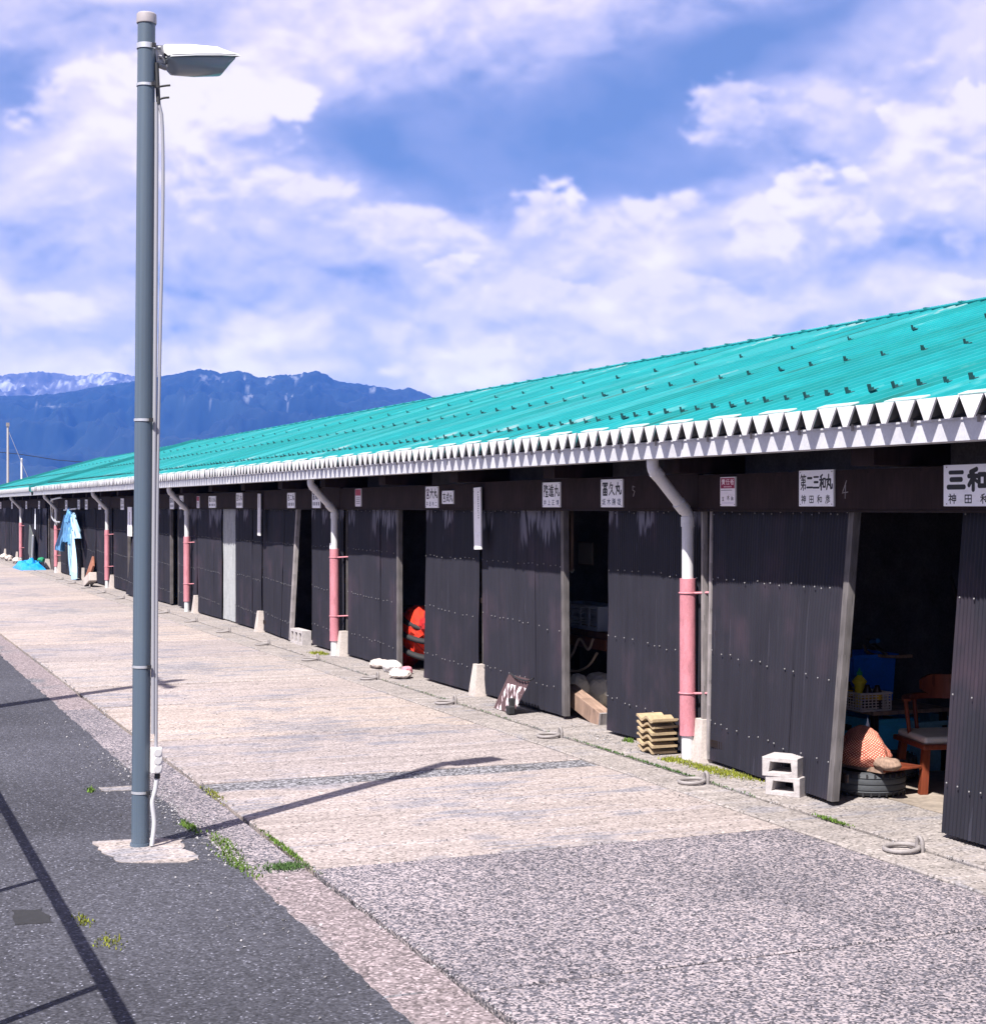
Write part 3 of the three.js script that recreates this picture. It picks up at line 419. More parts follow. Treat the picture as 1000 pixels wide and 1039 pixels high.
// ---------------------------------------------------------------- lettering: characters as brush strokes in a unit square (y down)
const box4 = (a, b, c, d) => [[a, b, c, b, c, d, a, d, a, b]];
const K = {
  san: [[.15, .18, .85, .18], [.22, .5, .78, .5], [.06, .84, .94, .84]],
  wa: [[.46, .06, .14, .18], [.04, .36, .52, .36], [.28, .14, .28, .96], [.27, .4, .05, .76], [.3, .46, .5, .62], ...box4(.6, .3, .92, .8)],
  maru: [[.08, .36, .7, .34, .67, .68, .76, .9, .96, .86, .96, .66], [.42, .06, .4, .4, .1, .94], [.2, .5, .52, .7]],
  kami: [[.2, .04, .3, .14], [.06, .25, .42, .25, .08, .66], [.25, .45, .25, .96], [.3, .5, .44, .62], ...box4(.52, .22, .94, .68), [.52, .45, .94, .45], [.73, .04, .73, .96]],
  ta: [...box4(.12, .15, .88, .9), [.5, .15, .5, .9], [.12, .52, .88, .52]],
  otto: [[.16, .3, .84, .3], [.06, .52, .94, .52], [.5, .06, .5, .5, .08, .94], [.52, .55, .94, .94]],
  dai: [[.2, .03, .06, .24], [.15, .13, .44, .13], [.28, .13, .34, .25], [.62, .03, .5, .24], [.57, .13, .92, .13], [.7, .13, .76, .25], [.18, .35, .8, .35, .8, .5, .2, .5, .17, .66, .86, .66, .82, .9, .72, .86], [.5, .3, .5, .98], [.48, .66, .1, .94]],
  ni: [[.18, .24, .82, .24], [.05, .82, .95, .82]],
  hiko: [[.5, .02, .5, .13], [.18, .16, .82, .16], [.34, .2, .42, .32], [.66, .2, .56, .32], [.14, .36, .9, .36], [.2, .36, .2, .6, .05, .96], [.76, .42, .35, .58], [.82, .57, .35, .76], [.9, .72, .3, .98]],
  tomi: [[.08, .26, .1, .1, .92, .1, .86, .26], [.3, .24, .7, .24], ...box4(.3, .33, .7, .48), ...box4(.18, .57, .82, .96), [.5, .57, .5, .96], [.18, .76, .82, .76]],
  hisa: [[.36, .05, .14, .46], [.32, .24, .68, .24, .52, .6, .08, .96], [.46, .45, .66, .76, .96, .95]],
  ryu: [[.1, .08, .1, .96], [.1, .08, .38, .1, .26, .3, .38, .46, .2, .56], [.6, .04, .44, .3], [.56, .14, .86, .14, .5, .4], [.56, .2, .94, .4], [.55, .55, .48, .68], [.5, .6, .9, .6], [.52, .77, .88, .77], [.7, .48, .7, .95], [.44, .95, .96, .95]],
  shin: [[.1, .08, .2, .18], [.06, .36, .24, .36, .2, .7, .06, .84], [.1, .8, .4, .92, .96, .92], [.46, .06, .34, .36], [.42, .22, .42, .8], [.68, .04, .64, .2], [.42, .24, .92, .24], [.42, .42, .88, .42], [.42, .6, .88, .6], [.42, .78, .96, .78], [.66, .24, .66, .78]],
  i: [[.1, .28, .9, .28], [.05, .6, .95, .6], [.34, .08, .34, .6, .16, .95], [.68, .06, .68, .96]],
  ue: [[.48, .08, .48, .9], [.48, .42, .8, .42], [.06, .9, .94, .9]],
  sei: [[.1, .12, .9, .12], [.5, .12, .5, .9], [.5, .5, .82, .5], [.22, .42, .22, .9], [.04, .9, .96, .9]],
  hiro: [[.05, .3, .36, .3], [.2, .05, .2, .95], [.42, .16, .95, .16], ...box4(.5, .28, .88, .56), [.5, .42, .88, .42], [.69, .05, .69, .6], [.42, .7, .95, .7], [.78, .6, .78, .95, .68, .9], [.52, .78, .6, .88]],
  ki: [[.06, .3, .94, .3], [.5, .05, .5, .96], [.48, .34, .08, .8], [.52, .34, .94, .8]],
  saka: [[.04, .36, .36, .36], [.2, .1, .2, .8], [.04, .84, .38, .74], [.46, .14, .94, .12], [.5, .14, .48, .6, .38, .94], [.54, .38, .88, .38, .72, .68, .5, .94], [.58, .5, .94, .94]],
  katsu: [[.12, .08, .1, .6, .04, .94], [.12, .08, .36, .08, .36, .92], [.14, .34, .36, .34], [.14, .58, .36, .58], [.48, .1, .56, .2], [.86, .06, .78, .2], [.44, .26, .94, .26], [.42, .42, .96, .42], [.66, .08, .62, .5, .42, .64], [.68, .44, .96, .62], [.5, .68, .88, .68, .84, .94, .74, .9], [.68, .56, .46, .96]],
  o: [[.04, .26, .46, .26], [.24, .06, .2, .4, .04, .7], [.3, .5, .2, .86, .44, .82], [.4, .7, .48, .9], [.6, .06, .5, .36], [.58, .2, .58, .95], [.78, .06, .74, .2], [.58, .24, .95, .24], [.58, .46, .92, .46], [.58, .68, .92, .68], [.58, .93, .97, .93], [.76, .24, .76, .93]],
  roku: [[.46, .04, .54, .18], [.06, .34, .94, .34], [.36, .48, .1, .92], [.62, .48, .92, .92]],
  yoshi: [[.1, .22, .9, .22], [.5, .04, .5, .44], [.2, .46, .8, .46], ...box4(.24, .6, .78, .94)],
  nari: [[.16, .26, .94, .26], [.18, .26, .16, .6, .05, .95], [.2, .5, .44, .5, .4, .82, .32, .78], [.56, .05, .62, .5, .92, .94, .96, .76], [.9, .4, .56, .86], [.76, .06, .88, .18]],
  miya: [[.5, .02, .5, .12], [.08, .26, .1, .14, .92, .14, .88, .28], ...box4(.3, .34, .7, .54), [.5, .54, .42, .66], ...box4(.22, .68, .8, .96)],
  seki: [[.12, .12, .88, .12], [.5, .02, .5, .34], [.18, .23, .82, .23], [.04, .35, .96, .35], ...box4(.24, .44, .76, .8), [.24, .56, .76, .56], [.24, .68, .76, .68], [.38, .82, .12, .97], [.62, .82, .9, .97]],
  nin: [[.3, .04, .06, .46], [.2, .3, .2, .96], [.86, .08, .42, .18], [.34, .46, .96, .46], [.65, .16, .65, .9], [.4, .9, .92, .9]],
  mono: [[.14, .2, .72, .2], [.42, .02, .42, .4], [.04, .42, .96, .42], [.86, .08, .1, .7], ...box4(.34, .56, .8, .96), [.34, .75, .8, .75]],
  go: [[.1, .1, .9, .1], [.46, .1, .34, .86], [.18, .44, .74, .44, .7, .86], [.04, .88, .96, .88]],
};
function write(c, key, x, y, w, h, lw, colour, brush = 0) {
  c.strokeStyle = colour; c.lineCap = 'round'; c.lineJoin = 'round'; const r = mulberry(Math.round(x * 31 + y * 17) + key.length * 101);
  for (const s of K[key]) { c.lineWidth = lw * (1 + brush * (r() - 0.35)); c.beginPath(); for (let i = 0; i < s.length; i += 2) { const px = x + s[i] * w, py = y + s[i + 1] * h; i ? c.lineTo(px, py) : c.moveTo(px, py); } c.stroke(); }
}
function panelMat(w, h, draw, bg = '#ebe9ee') {
  const k = document.createElement('canvas'); k.width = w; k.height = h; const c = k.getContext('2d'); c.fillStyle = bg; c.fillRect(0, 0, w, h); const r = mulberry(w * 7 + h);
  for (let i = 0; i < 60; i++) { c.fillStyle = `rgba(${90 + r() * 60},${85 + r() * 50},${80 + r() * 40},${r() * 0.07})`; c.fillRect(r() * w, r() * h, r() * w * 0.3, r() * h * 0.06); }
  draw(c, w, h); const t = new THREE.CanvasTexture(k); t.colorSpace = THREE.SRGBColorSpace; t.magFilter = THREE.LinearFilter; return new THREE.MeshStandardMaterial({ map: t, roughness: 0.6 });
}
const matBoardEdge = S(0.5, 0.49, 0.5, 0.7);
function sign(name, label, category, bL, bR, y0, y1, m, R = 5.627, lean = 0, group) {
  const w = bL - bR, h = y1 - y0, t = thing(name, label, category, [R, y0, -(bL + bR) / 2], group, -Math.PI / 2);
  t.rotation.order = 'YXZ'; t.rotation.z = lean;
  part('board', rbox(w, h, 0.012, 0.003, 0, h / 2, -0.004), matBoardEdge, t);
  const f = new THREE.PlaneGeometry(w - 0.004, h - 0.004).translate(0, h / 2, 0.0045); part('printed_face', f, m, t);
  const n = []; for (const sx of [-1, 1]) for (const sy of [0.06, 0.94]) n.push(new THREE.SphereGeometry(0.004, 6, 4).translate(sx * w * 0.45, h * sy, 0.005)); part('screws', n, matNail, t).userData.kind = 'stuff';
  return t;
}
const INK = '#17161c';
sign('name_sign', 'large white name board with bold black brush characters above the nearest doorway', 'sign', 7.18, 6.62, 1.803, 2.03, panelMat(512, 208, (c, w, h) => { ['san', 'wa', 'maru'].forEach((k, i) => write(c, k, 28 + i * 160, 18, 138, 112, 19, INK, 0.5)); ['kami', 'ta', 'wa', 'otto'].forEach((k, i) => write(c, k, 36 + i * 122, 146, 62, 50, 6, INK)); }), 5.622);
sign('name_sign', 'square white name board with five crowded black characters beside a chalked 4', 'sign', 8.61, 8.23, 1.803, 2.03, panelMat(400, 240, (c, w, h) => { ['dai', 'ni', 'san', 'wa', 'maru'].forEach((k, i) => write(c, k, 16 + i * 75, 26, 72, 108, k === 'dai' ? 9 : 13, INK, 0.4)); ['kami', 'ta', 'wa', 'hiko'].forEach((k, i) => write(c, k, 26 + i * 94, 164, 56, 58, 6, INK)); }));
sign('notice_sign', 'small notice with a red heading on white above the pink downpipe', 'sign', 9.58, 9.38, 1.805, 2.005, panelMat(200, 220, (c, w, h) => { c.fillStyle = '#8c1240'; c.fillRect(6, 6, w - 12, 80); ['seki', 'nin', 'mono'].forEach((k, i) => write(c, k, 16 + i * 58, 14, 52, 44, 5, '#e8d7dc')); for (let i = 0; i < 6; i++) { c.fillStyle = '#d9b6c2'; c.fillRect(48 + i * 18, 68, 11, 10); } c.fillStyle = '#6b6470'; c.fillRect(10, 98, 150, 4); write(c, 'go', 24, 150, 26, 34, 4, INK); write(c, 'ki', 90, 138, 34, 40, 4, INK); write(c, 'wa', 146, 146, 30, 36, 4, INK); c.fillStyle = '#8b86b0'; c.fillRect(20, 196, 160, 3); }, '#e6dde4'));
sign('name_sign', 'white name board with three black characters over the doorway holding the grey crate', 'sign', 11.43, 11.05, 1.797, 2.018, panelMat(400, 240, (c) => { ['tomi', 'hisa', 'maru'].forEach((k, i) => write(c, k, 26 + i * 122, 22, 108, 116, 14, INK, 0.4)); ['saka', 'ki', 'katsu', 'o'].forEach((k, i) => write(c, k, 22 + i * 94, 164, 66, 60, 6, '#2b3550')); }));
sign('name_sign', 'white name board with dense black characters partly under the beam end', 'sign', 12.56, 12.2, 1.797, 2.01, panelMat(380, 230, (c) => { ['ryu', 'shin', 'maru'].forEach((k, i) => write(c, k, 18 + i * 120, 20, 108, 116, 12, INK, 0.4)); ['i', 'ue', 'sei', 'hiro'].forEach((k, i) => write(c, k, 24 + i * 90, 160, 60, 54, 6, '#2b3550')); }));
sign('long_board', 'tall narrow white board hanging over the door joint', 'sign', 14.08, 13.9, 1.4, 1.985, panelMat(80, 240, (c) => { c.fillStyle = '#77747c'; const r = mulberry(5); for (let y = 16; y < 120; y += 9) c.fillRect(46 + r() * 4, y, 8 + r() * 5, 4 + r() * 3); }, '#efedf0'), 5.60, 0.03);
sign('name_sign', 'white name board with purplish and black characters above the orange net doorway', 'sign', 15.5, 15.13, 1.79, 2.01, panelMat(380, 230, (c) => { ['miya', 'roku', 'maru'].forEach((k, i) => write(c, k, 18 + i * 120, 22, 106, 110, 13, i ? INK : '#4a3050', 0.4)); ['i', 'ta', 'ki', 'ni'].forEach((k, i) => write(c, k, 24 + i * 90, 160, 56, 54, 6, '#3a3c50')); }));
sign('name_sign', 'smaller white board with three thin characters right of the orange net doorway', 'sign', 15.02, 14.7, 1.83, 1.962, panelMat(320, 140, (c) => { ['yoshi', 'nari', 'maru'].forEach((k, i) => write(c, k, 20 + i * 98, 18, 88, 106, 11, INK, 0.3)); }));
const redTop = panelMat(80, 96, (c) => { c.fillStyle = '#a3324e'; c.fillRect(3, 3, 74, 34); c.fillStyle = '#5d5862'; for (let y = 48; y < 88; y += 10) c.fillRect(12, y, 54, 3); }, '#d8d0d8');
sign('notice_sign', 'tiny notice with a red top between the second downpipe and the net doorway', 'sign', 17.9, 17.68, 1.806, 2.012, redTop);
const far2 = (a, b) => panelMat(200, 230, (c) => { [a, b, 'maru'].forEach((k, i) => write(c, k, 12 + i * 62, 20, 54, 100, 9, INK)); for (let i = 0; i < 4; i++) { c.fillStyle = '#4c4a58'; c.fillRect(20 + i * 44, 150, 24, 46); } });
const FS = [far2('tomi', 'nari'), far2('yoshi', 'ni'), far2('miya', 'hisa'), far2('dai', 'roku')];
sign('name_sign', 'white name board just left of the second downpipe elbow', 'sign', 19.72, 19.35, 1.785, 2.005, FS[0]);
sign('name_sign', 'white name board above the narrow doorway with the whitewashed leaning post', 'sign', 20.93, 20.55, 1.785, 1.99, FS[1]);
sign('long_board', 'bent narrow white strip board hanging down between two dark doors', 'sign', 22.46, 22.3, 1.39, 1.99, panelMat(60, 220, (c) => { c.fillStyle = '#8a8890'; c.fillRect(24, 14, 10, 60); }, '#d0cdd2'), 5.60, -0.03);
sign('name_sign', 'white name board with a loose wire above the white corrugated panel', 'sign', 23.88, 23.48, 1.785, 2.012, FS[2]);
sign('name_sign', 'white name board left of the white corrugated panel', 'sign', 25.8, 25.28, 1.785, 1.976, FS[3]);
sign('notice_sign', 'narrow notice beside the third downpipe', 'sign', 26.72, 26.52, 1.78, 1.98, redTop);
sign('name_sign', 'white name board right behind the third downpipe elbow', 'sign', 28.2, 27.85, 1.76, 2.0, FS[1]);
sign('name_sign', 'white name board beside the street lamp pole past the third downpipe', 'sign', 29.05, 28.68, 1.76, 1.995, FS[0]);
sign('notice_board', 'narrow white board hung on the door behind the second downpipe', 'sign', 19.05, 18.84, 0.95, 1.355, panelMat(90, 180, (c) => { write(c, 'ta', 18, 16, 52, 46, 8, INK); write(c, 'ni', 22, 80, 46, 40, 6, INK); }), 5.66);
const farSpots = [[30.6, 30.25], [32.7, 32.3], [34.4, 34.0], [37.5, 37.1], [39.6, 39.2], [40.9, 40.5], [43.2, 42.8], [49.2, 48.8], [52.6, 52.2], [57.0, 56.6], [61.0, 60.6]];
farSpots.forEach(([a, b], i) => sign('name_sign', `small white name board on the far beam, ${['first', 'second', 'third', 'fourth', 'fifth', 'sixth', 'seventh', 'eighth', 'ninth', 'tenth', 'eleventh'][i]} past the street lamp pole`, 'sign', a, b, 1.74, 1.98, FS[i % 4], 5.622, 0, 'name boards on the far sheds'));
{ const t = sign('long_board', 'long white board hung on a dark door near the far downpipe', 'sign', 33.4, 32.9, 1.2, 1.8, panelMat(120, 180, (c) => { c.fillStyle = '#66646c'; c.fillRect(54, 30, 14, 110); }), 5.6); }
// chalk numbers on the header beam
{ const chalk = S(0.3, 0.27, 0.27, 0.95), mk = (label, b, y, s, strokes) => { const t = thing('chalk_mark', label, 'marking', [5.633, y, -b], undefined, -Math.PI / 2); part('stroke', strokes.map((q) => bar(V(q[0] * s, q[1] * s, 0), V(q[2] * s, q[3] * s, 0), 0.0028, 5)), chalk, t); };
  mk('chalked figure 4 on the brown beam', 8.13, 1.86, 0.1, [[.2, 1, -.2, .3], [-.25, .25, .35, .3], [.1, .75, .05, -.1]]);
  mk('chalk squiggle on the brown beam right of a name board', 10.9, 1.88, 0.08, [[0, 1, .4, .9], [0, 1, 0, .6], [0, .6, .4, .5], [.4, .5, .1, 0]]); }
console.log('signs done');

// ---------------------------------------------------------------- street lamp
{
  const L = thing('street_lamp', 'tall slate-blue street lamp pole with white lamp head', 'street lamp', [1.5, 0, -8.56]);
  L.rotation.z = -0.0075; L.rotation.x = 0.004; const r = 0.0475;
  const pg = new THREE.CylinderGeometry(r * 0.97, r, 4.36, 40, 1).translate(0, 2.18, 0); part('pole', pg, matPole, L);
  part('pole_cap', new THREE.LatheGeometry([[0, 4.412], [0.045, 4.411], [0.0515, 4.404], [0.0525, 4.36], [0.05, 4.355]].map(([a, b]) => new THREE.Vector2(a, b)), 32), S(0.3, 0.27, 0.28, 0.6), L);
  part('base_flange', new THREE.CylinderGeometry(r + 0.006, r + 0.008, 0.018, 32).translate(0, 0.012, 0), matPole, L);
  for (const y of [4.235, 4.03, 2.26, 0.955, 0.29]) { const b = part('band', new THREE.CylinderGeometry(r + 0.003, r + 0.003, y > 4.2 ? 0.028 : 0.014, 32, 1, true).translate(0, y, 0), matGalv, L); part('buckle', box(0.02, 0.02, 0.016, 0.03, y, r - 0.004 + 0.01), matBlack, b); }
  // lamp head pointing over the pavement
  const h = new THREE.Group(); h.name = 'lamp_head'; L.add(h); h.position.set(0.02, 4.2, 0); h.rotation.order = 'YXZ'; h.rotation.y = THREE.MathUtils.degToRad(14); h.rotation.z = 0.13; h.scale.set(0.84, 0.95, 0.9);
  const sec = (x, w, top, bot, n = 12) => { const o = []; for (let i = 0; i <= n; i++) { const a = Math.PI * i / n; o.push([x, bot + (top - bot) * Math.sin(a) ** 0.6, -w * Math.cos(a)]); } return o; };
  const loft = (S_, close) => { const pos = [], idx = [], n = S_[0].length; S_.forEach((s) => s.forEach((p) => pos.push(...p))); for (let j = 0; j + 1 < S_.length; j++) for (let i = 0; i + 1 < n; i++) { const a = j * n + i; idx.push(a, a + n, a + 1, a + 1, a + n, a + n + 1); } if (close) { for (const j of [0, S_.length - 1]) { const c = pos.length / 3; const m = S_[j].reduce((q, p) => [q[0] + p[0] / n, q[1] + p[1] / n, q[2] + p[2] / n], [0, 0, 0]); pos.push(...m); for (let i = 0; i + 1 < n; i++) idx.push(c, j * n + i, j * n + i + 1); } } const g = new THREE.BufferGeometry(); g.setAttribute('position', new THREE.Float32BufferAttribute(pos, 3)); g.setIndex(idx); const q = g.toNonIndexed(); q.computeVertexNormals(); return metric(g.computeVertexNormals() ?? g); };
  part('shell', loft([sec(0.085, 0.07, 0.04, -0.02), sec(0.1, 0.1, 0.052, -0.02), sec(0.25, 0.12, 0.056, -0.014), sec(0.43, 0.115, 0.05, -0.006), sec(0.54, 0.1, 0.014, -0.002), sec(0.575, 0.09, 0.004, -0.001)], true), S(0.8, 0.8, 0.8, 0.4), h);
  part('rim', loft([sec(0.095, 0.1, -0.014, -0.03), sec(0.25, 0.124, -0.01, -0.024), sec(0.44, 0.119, -0.003, -0.016), sec(0.585, 0.094, 0.004, -0.01)], true), S(0.35, 0.36, 0.38, 0.4), h);
  part('lens', loft([sec(0.09, 0.075, -0.04, -0.03), sec(0.15, 0.085, -0.112, -0.026), sec(0.3, 0.1, -0.116, -0.024), sec(0.47, 0.09, -0.108, -0.016), sec(0.555, 0.08, -0.03, -0.011)].map((s) => s), true), new THREE.MeshPhysicalMaterial({ color: new THREE.Color().setRGB(0.3, 0.34, 0.38), roughness: 0.2, transmission: 0.45, thickness: 0 }), h);
  part('lamp_tube', new THREE.CylinderGeometry(0.018, 0.018, 0.22, 12).rotateZ(Math.PI / 2).translate(0.3, -0.05, 0), S(0.7, 0.7, 0.68, 0.3), h);
  part('bracket', [box(0.06, 0.1, 0.045, 0.055, -0.005, 0), bar(V(0.03, -0.05, 0), V(0.1, -0.07, 0), 0.02, 10), bar(V(0.045, 0.03, 0.026), V(0.06, 0.03, 0.034), 0.01, 8), bar(V(0.045, -0.02, 0.026), V(0.06, -0.02, 0.034), 0.01, 8)], S(0.25, 0.25, 0.27, 0.5, { metalness: 0.4 }), h);
  part('wire_hook', [tube([V(0.05, 4.02, 0.03), V(0.09, 4.03, 0.035), V(0.12, 4.035, 0.04)], 0.006, 8, 6), tube([V(0.05, 3.95, 0.03), V(0.085, 3.965, 0.035), V(0.115, 3.97, 0.04)], 0.006, 8, 6), bar(V(0.05, 4.15, 0.02), V(0.06, 3.93, 0.03), 0.012, 8)], matBlack, L);
  part('conduit', [tube([V(0.05, 3.94, 0.026), V(0.052, 3.7, 0.027), V(0.053, 3.2, 0.028), V(0.053, 2.4, 0.028), V(0.053, 1.4, 0.028), V(0.056, 0.6, 0.034)], 0.011, 40, 10), tube([V(0.056, 3.96, 0.03), V(0.08, 3.84, 0.03), V(0.088, 3.4, 0.026), V(0.078, 2.6, 0.024), V(0.07, 1.7, 0.026), V(0.072, 0.52, 0.036)], 0.009, 40, 10)], matConduit, L);
  const ob = part('outlet_box', rbox(0.058, 0.135, 0.05, 0.006, 0.07, 0.462, 0.055), S(0.6, 0.58, 0.58, 0.5), L);
  for (const y of [0.505, 0.462, 0.419]) part('socket_cover', new THREE.CylinderGeometry(0.019, 0.02, 0.012, 20).rotateX(Math.PI / 2).translate(0.073, y, 0.078), S(0.5, 0.49, 0.49, 0.4), ob);
  part('flexible_conduit', [tube([V(0.078, 0.39, 0.05), V(0.068, 0.31, 0.05), V(0.052, 0.24, 0.052), V(0.062, 0.13, 0.055), V(0.05, 0.012, 0.058)], 0.0125, 30, 10)], S(0.45, 0.45, 0.47, 0.6), L);
  part('cable_gland', [bar(V(0.078, 0.395, 0.05), V(0.077, 0.365, 0.05), 0.015, 10)], matBlack, L);
}
{ // flush concrete pads in the asphalt
  const pad = (nm, pts, m, y) => { const sh = new THREE.Shape(); pts.forEach(([b, r], i) => { const [b2, r2] = pts[(i + 1) % pts.length]; for (let k = 0; k < 6; k++) { const x = mix(r, r2, k / 6) + (fbm3(i * 9 + k * 0.7, 4, 2, 3) - 0.5) * 0.06, y = -mix(b, b2, k / 6) + (fbm3(i * 9 + k * 0.7, 9, 5, 3) - 0.5) * 0.06; i || k ? sh.lineTo(x, y) : sh.moveTo(x, y); } }); const g = new THREE.ExtrudeGeometry(sh, { depth: 0.05, bevelEnabled: false }).rotateX(Math.PI / 2).translate(0, y, 0); structure(nm, metric(g), m); };
  pad('lamp_pad', [[8.76, 1.27], [8.5, 1.29], [8.2, 1.33], [8.12, 1.5], [8.06, 1.66], [8.16, 1.72], [8.4, 1.70], [8.62, 1.73], [8.75, 1.55]], matWorn, 0.006);
  pad('concrete_patch', [[10.42, 1.56], [10.28, 1.57], [10.27, 1.8], [10.41, 1.82]], matApron, 0.007);
  pad('dark_square', [[7.42, 0.72], [7.38, 0.86], [7.12, 0.87], [7.15, 0.73]], grain([0.013, 0.013, 0.015], 621, 0.4, 256, 20, 0.9, 2), 0.004);  // small dark square laid flush on the lane
}

// ---------------------------------------------------------------- mooring rings along the drip groove
const ringSpots = [6.87, 9.08, 11.33, 13.62, 15.86, 18.08, 20.35, 22.6, 24.85, 27.1, 29.4, 31.6, 33.9, 36.1, 38.4, 40.6];
const ringWords = ['beside the leaning near door', 'in front of the moss by the pink downpipe', 'in front of the wavy offcut stack', 'below the tall concrete footing', 'in front of the orange net doorway', 'in front of the second downpipe'];
ringSpots.forEach((b, i) => {
  const t = thing('mooring_ring', i < 6 ? `iron mooring ring lying ${ringWords[i]}` : `iron mooring ring, ${['seventh', 'eighth', 'ninth', 'tenth', 'eleventh', 'twelfth', 'thirteenth', 'fourteenth', 'fifteenth', 'sixteenth'][i - 6]} along the groove counted from the near door`, 'mooring ring', [5.2, 0.004, -b], 'mooring rings along the groove');
  const k = i === 0 ? 1 : rr(0.85, 1.05), fl = i % 3 === 2 ? 0.35 : 0;
  part('ring', new THREE.TorusGeometry(0.088 * k, 0.0125, 10, 36).rotateX(Math.PI / 2).rotateZ(0.06).translate(-0.055, 0.018, -0.045), matIron, t);
  part('staple', [tube([V(0.02, -0.02, -0.012), V(0.02, 0.05, -0.012), V(0.022, 0.078, 0.004), V(0.026, 0.05, 0.022), V(0.026, -0.02, 0.022)], 0.0115, 20, 8)], matIron, t);
});

// ---------------------------------------------------------------- cinder blocks by the near door
const blockGeo = (() => { const s = new THREE.Shape(); const w = 0.2, h = 0.11; s.moveTo(-w / 2, 0); s.lineTo(w / 2, 0); s.lineTo(w / 2, h); s.lineTo(-w / 2, h); const ho = new THREE.Path(); ho.moveTo(-0.068, 0.022); ho.lineTo(-0.058, 0.088); ho.lineTo(0.066, 0.088); ho.lineTo(0.072, 0.03); ho.lineTo(0.05, 0.022); s.holes.push(ho); return metric(new THREE.ExtrudeGeometry(s, { depth: 0.19, bevelEnabled: true, bevelSize: 0.003, bevelThickness: 0.003, bevelSegments: 1, steps: 1 }).translate(0, 0, -0.095)); })();
for (const [y, r, b, tn_, lab] of [[0.006, 5.53, 8.57, -1.0, 'lower of two concrete half blocks stacked by the near door'], [0.124, 5.515, 8.59, -0.93, 'upper of two concrete half blocks stacked by the near door']]) {
  const t = thing('concrete_block', lab, 'concrete block', [r, y, -b], 'stacked concrete blocks', tn_); part('block', blockGeo, matBlock, t).scale.set(1.12, 1.03, 1.1);
}
{ const t = thing('concrete_block', 'three-hole concrete block standing in the doorway by the whitewashed post', 'concrete block', [5.72, 0.004, -20.4], undefined, -Math.PI / 2); const s = new THREE.Shape(); s.moveTo(-.3, 0); s.lineTo(.3, 0); s.lineTo(.3, .19); s.lineTo(-.3, .19); for (const x of [-.19, 0, .19]) { const p = new THREE.Path(); p.moveTo(x - .06, .035); p.lineTo(x - .06, .155); p.lineTo(x + .06, .155); p.lineTo(x + .06, .035); s.holes.push(p); } part('block', metric(new THREE.ExtrudeGeometry(s, { depth: .12, bevelEnabled: false })), matBlock, t); }

// ---------------------------------------------------------------- stack of wavy offcuts behind the pink downpipe
{
  const tan = grain([0.36, 0.27, 0.16], 631, 0.3, 128, 8, 0.8);
  for (let k = 0; k < 6; k++) {
    const t = thing('wavy_offcut', ['lowest', 'second', 'third', 'fourth', 'fifth', 'topmost'][k] + ' wavy tan plastic sheet offcut in the stack by the downpipe', 'plastic sheet', [5.56, 0.008 + k * 0.045, -10.37 + (k % 2) * 0.015], 'stacked wavy offcuts', -Math.PI / 2 + rr(-0.06, 0.06));
    const n = 40, pos = [], idx = [], w = 0.23 + 0.02 * (k % 3), d = 0.2; for (let s = 0; s < 2; s++) for (let j = 0; j < 2; j++) for (let i = 0; i <= n; i++) { const x = -w / 2 + w * i / n; pos.push(x, 0.018 + 0.013 * Math.sin(x * 2 * Math.PI / 0.15 + k * 0.13) + (s ? 0.017 + 0.003 * Math.sin(k * 3) : 0), d / 2 - d * j + (k % 2) * 0.01); }
    const q = (s, j, i) => s * 2 * (n + 1) + j * (n + 1) + i; for (let i = 0; i < n; i++) { for (const s of [0, 1]) idx.push(q(s, 0, i), q(s, 0, i + 1), q(s, 1, i + 1), q(s, 0, i), q(s, 1, i + 1), q(s, 1, i)); for (const j of [0, 1]) idx.push(q(0, j, i), q(0, j, i + 1), q(1, j, i + 1), q(0, j, i), q(1, j, i + 1), q(1, j, i)); } for (const i of [0, n]) idx.push(q(0, 0, i), q(0, 1, i), q(1, 1, i), q(0, 0, i), q(1, 1, i), q(1, 0, i));
    const g = new THREE.BufferGeometry(); g.setAttribute('position', new THREE.Float32BufferAttribute(pos, 3)); g.setIndex(idx); const h = g.toNonIndexed(); h.computeVertexNormals(); part('sheet', metric(h), tan, t);
  }
}

// ---------------------------------------------------------------- things in the nearest doorway
function tyre(label, [x, y, z], r, w, group, tilt = 0) {
  const t = thing('tyre', label, 'tyre', [x, y, z], group); t.rotation.z = tilt; const rub = grain([0.05, 0.055, 0.062], 641, 0.3, 128, 8, 0.75);
  const p = [[r * 0.6, 0.012], [r * 0.8, 0], [r * 0.93, 0.012], [r, 0.03], [r, w * 0.24], [r - 0.006, w * 0.25], [r - 0.006, w * 0.28], [r, w * 0.29], [r, w * 0.49], [r - 0.006, w * 0.5], [r - 0.006, w * 0.53], [r, w * 0.54], [r, w * 0.74], [r - 0.006, w * 0.75], [r - 0.006, w * 0.78], [r, w * 0.79], [r, w - 0.03], [r * 0.93, w - 0.012], [r * 0.8, w], [r * 0.6, w - 0.012]].map(([a, b]) => new THREE.Vector2(a, b));
  part('tread_and_sidewall', new THREE.LatheGeometry(p, 48), rub, t);
  const lug = []; for (let k = 0; k < 60; k++) { const a = k / 60 * Math.PI * 2; lug.push(box(0.012, w * 0.18, 0.004, 0, 0, 0).rotateY(0).translate(0, w * (k % 2 ? 0.13 : 0.87), r - 0.001).rotateY(a)); } part('tread_blocks', lug, matBlack, t).userData.kind = 'stuff';
  return t;
}
tyre('grey worn car tyre lying in the nearest doorway', [6.02, 0.006, -8.44], 0.235, 0.15, undefined);
tyre('smaller black tyre behind and above the grey tyre', [6.4, 0.03, -8.78], 0.21, 0.14, undefined, 0.06);
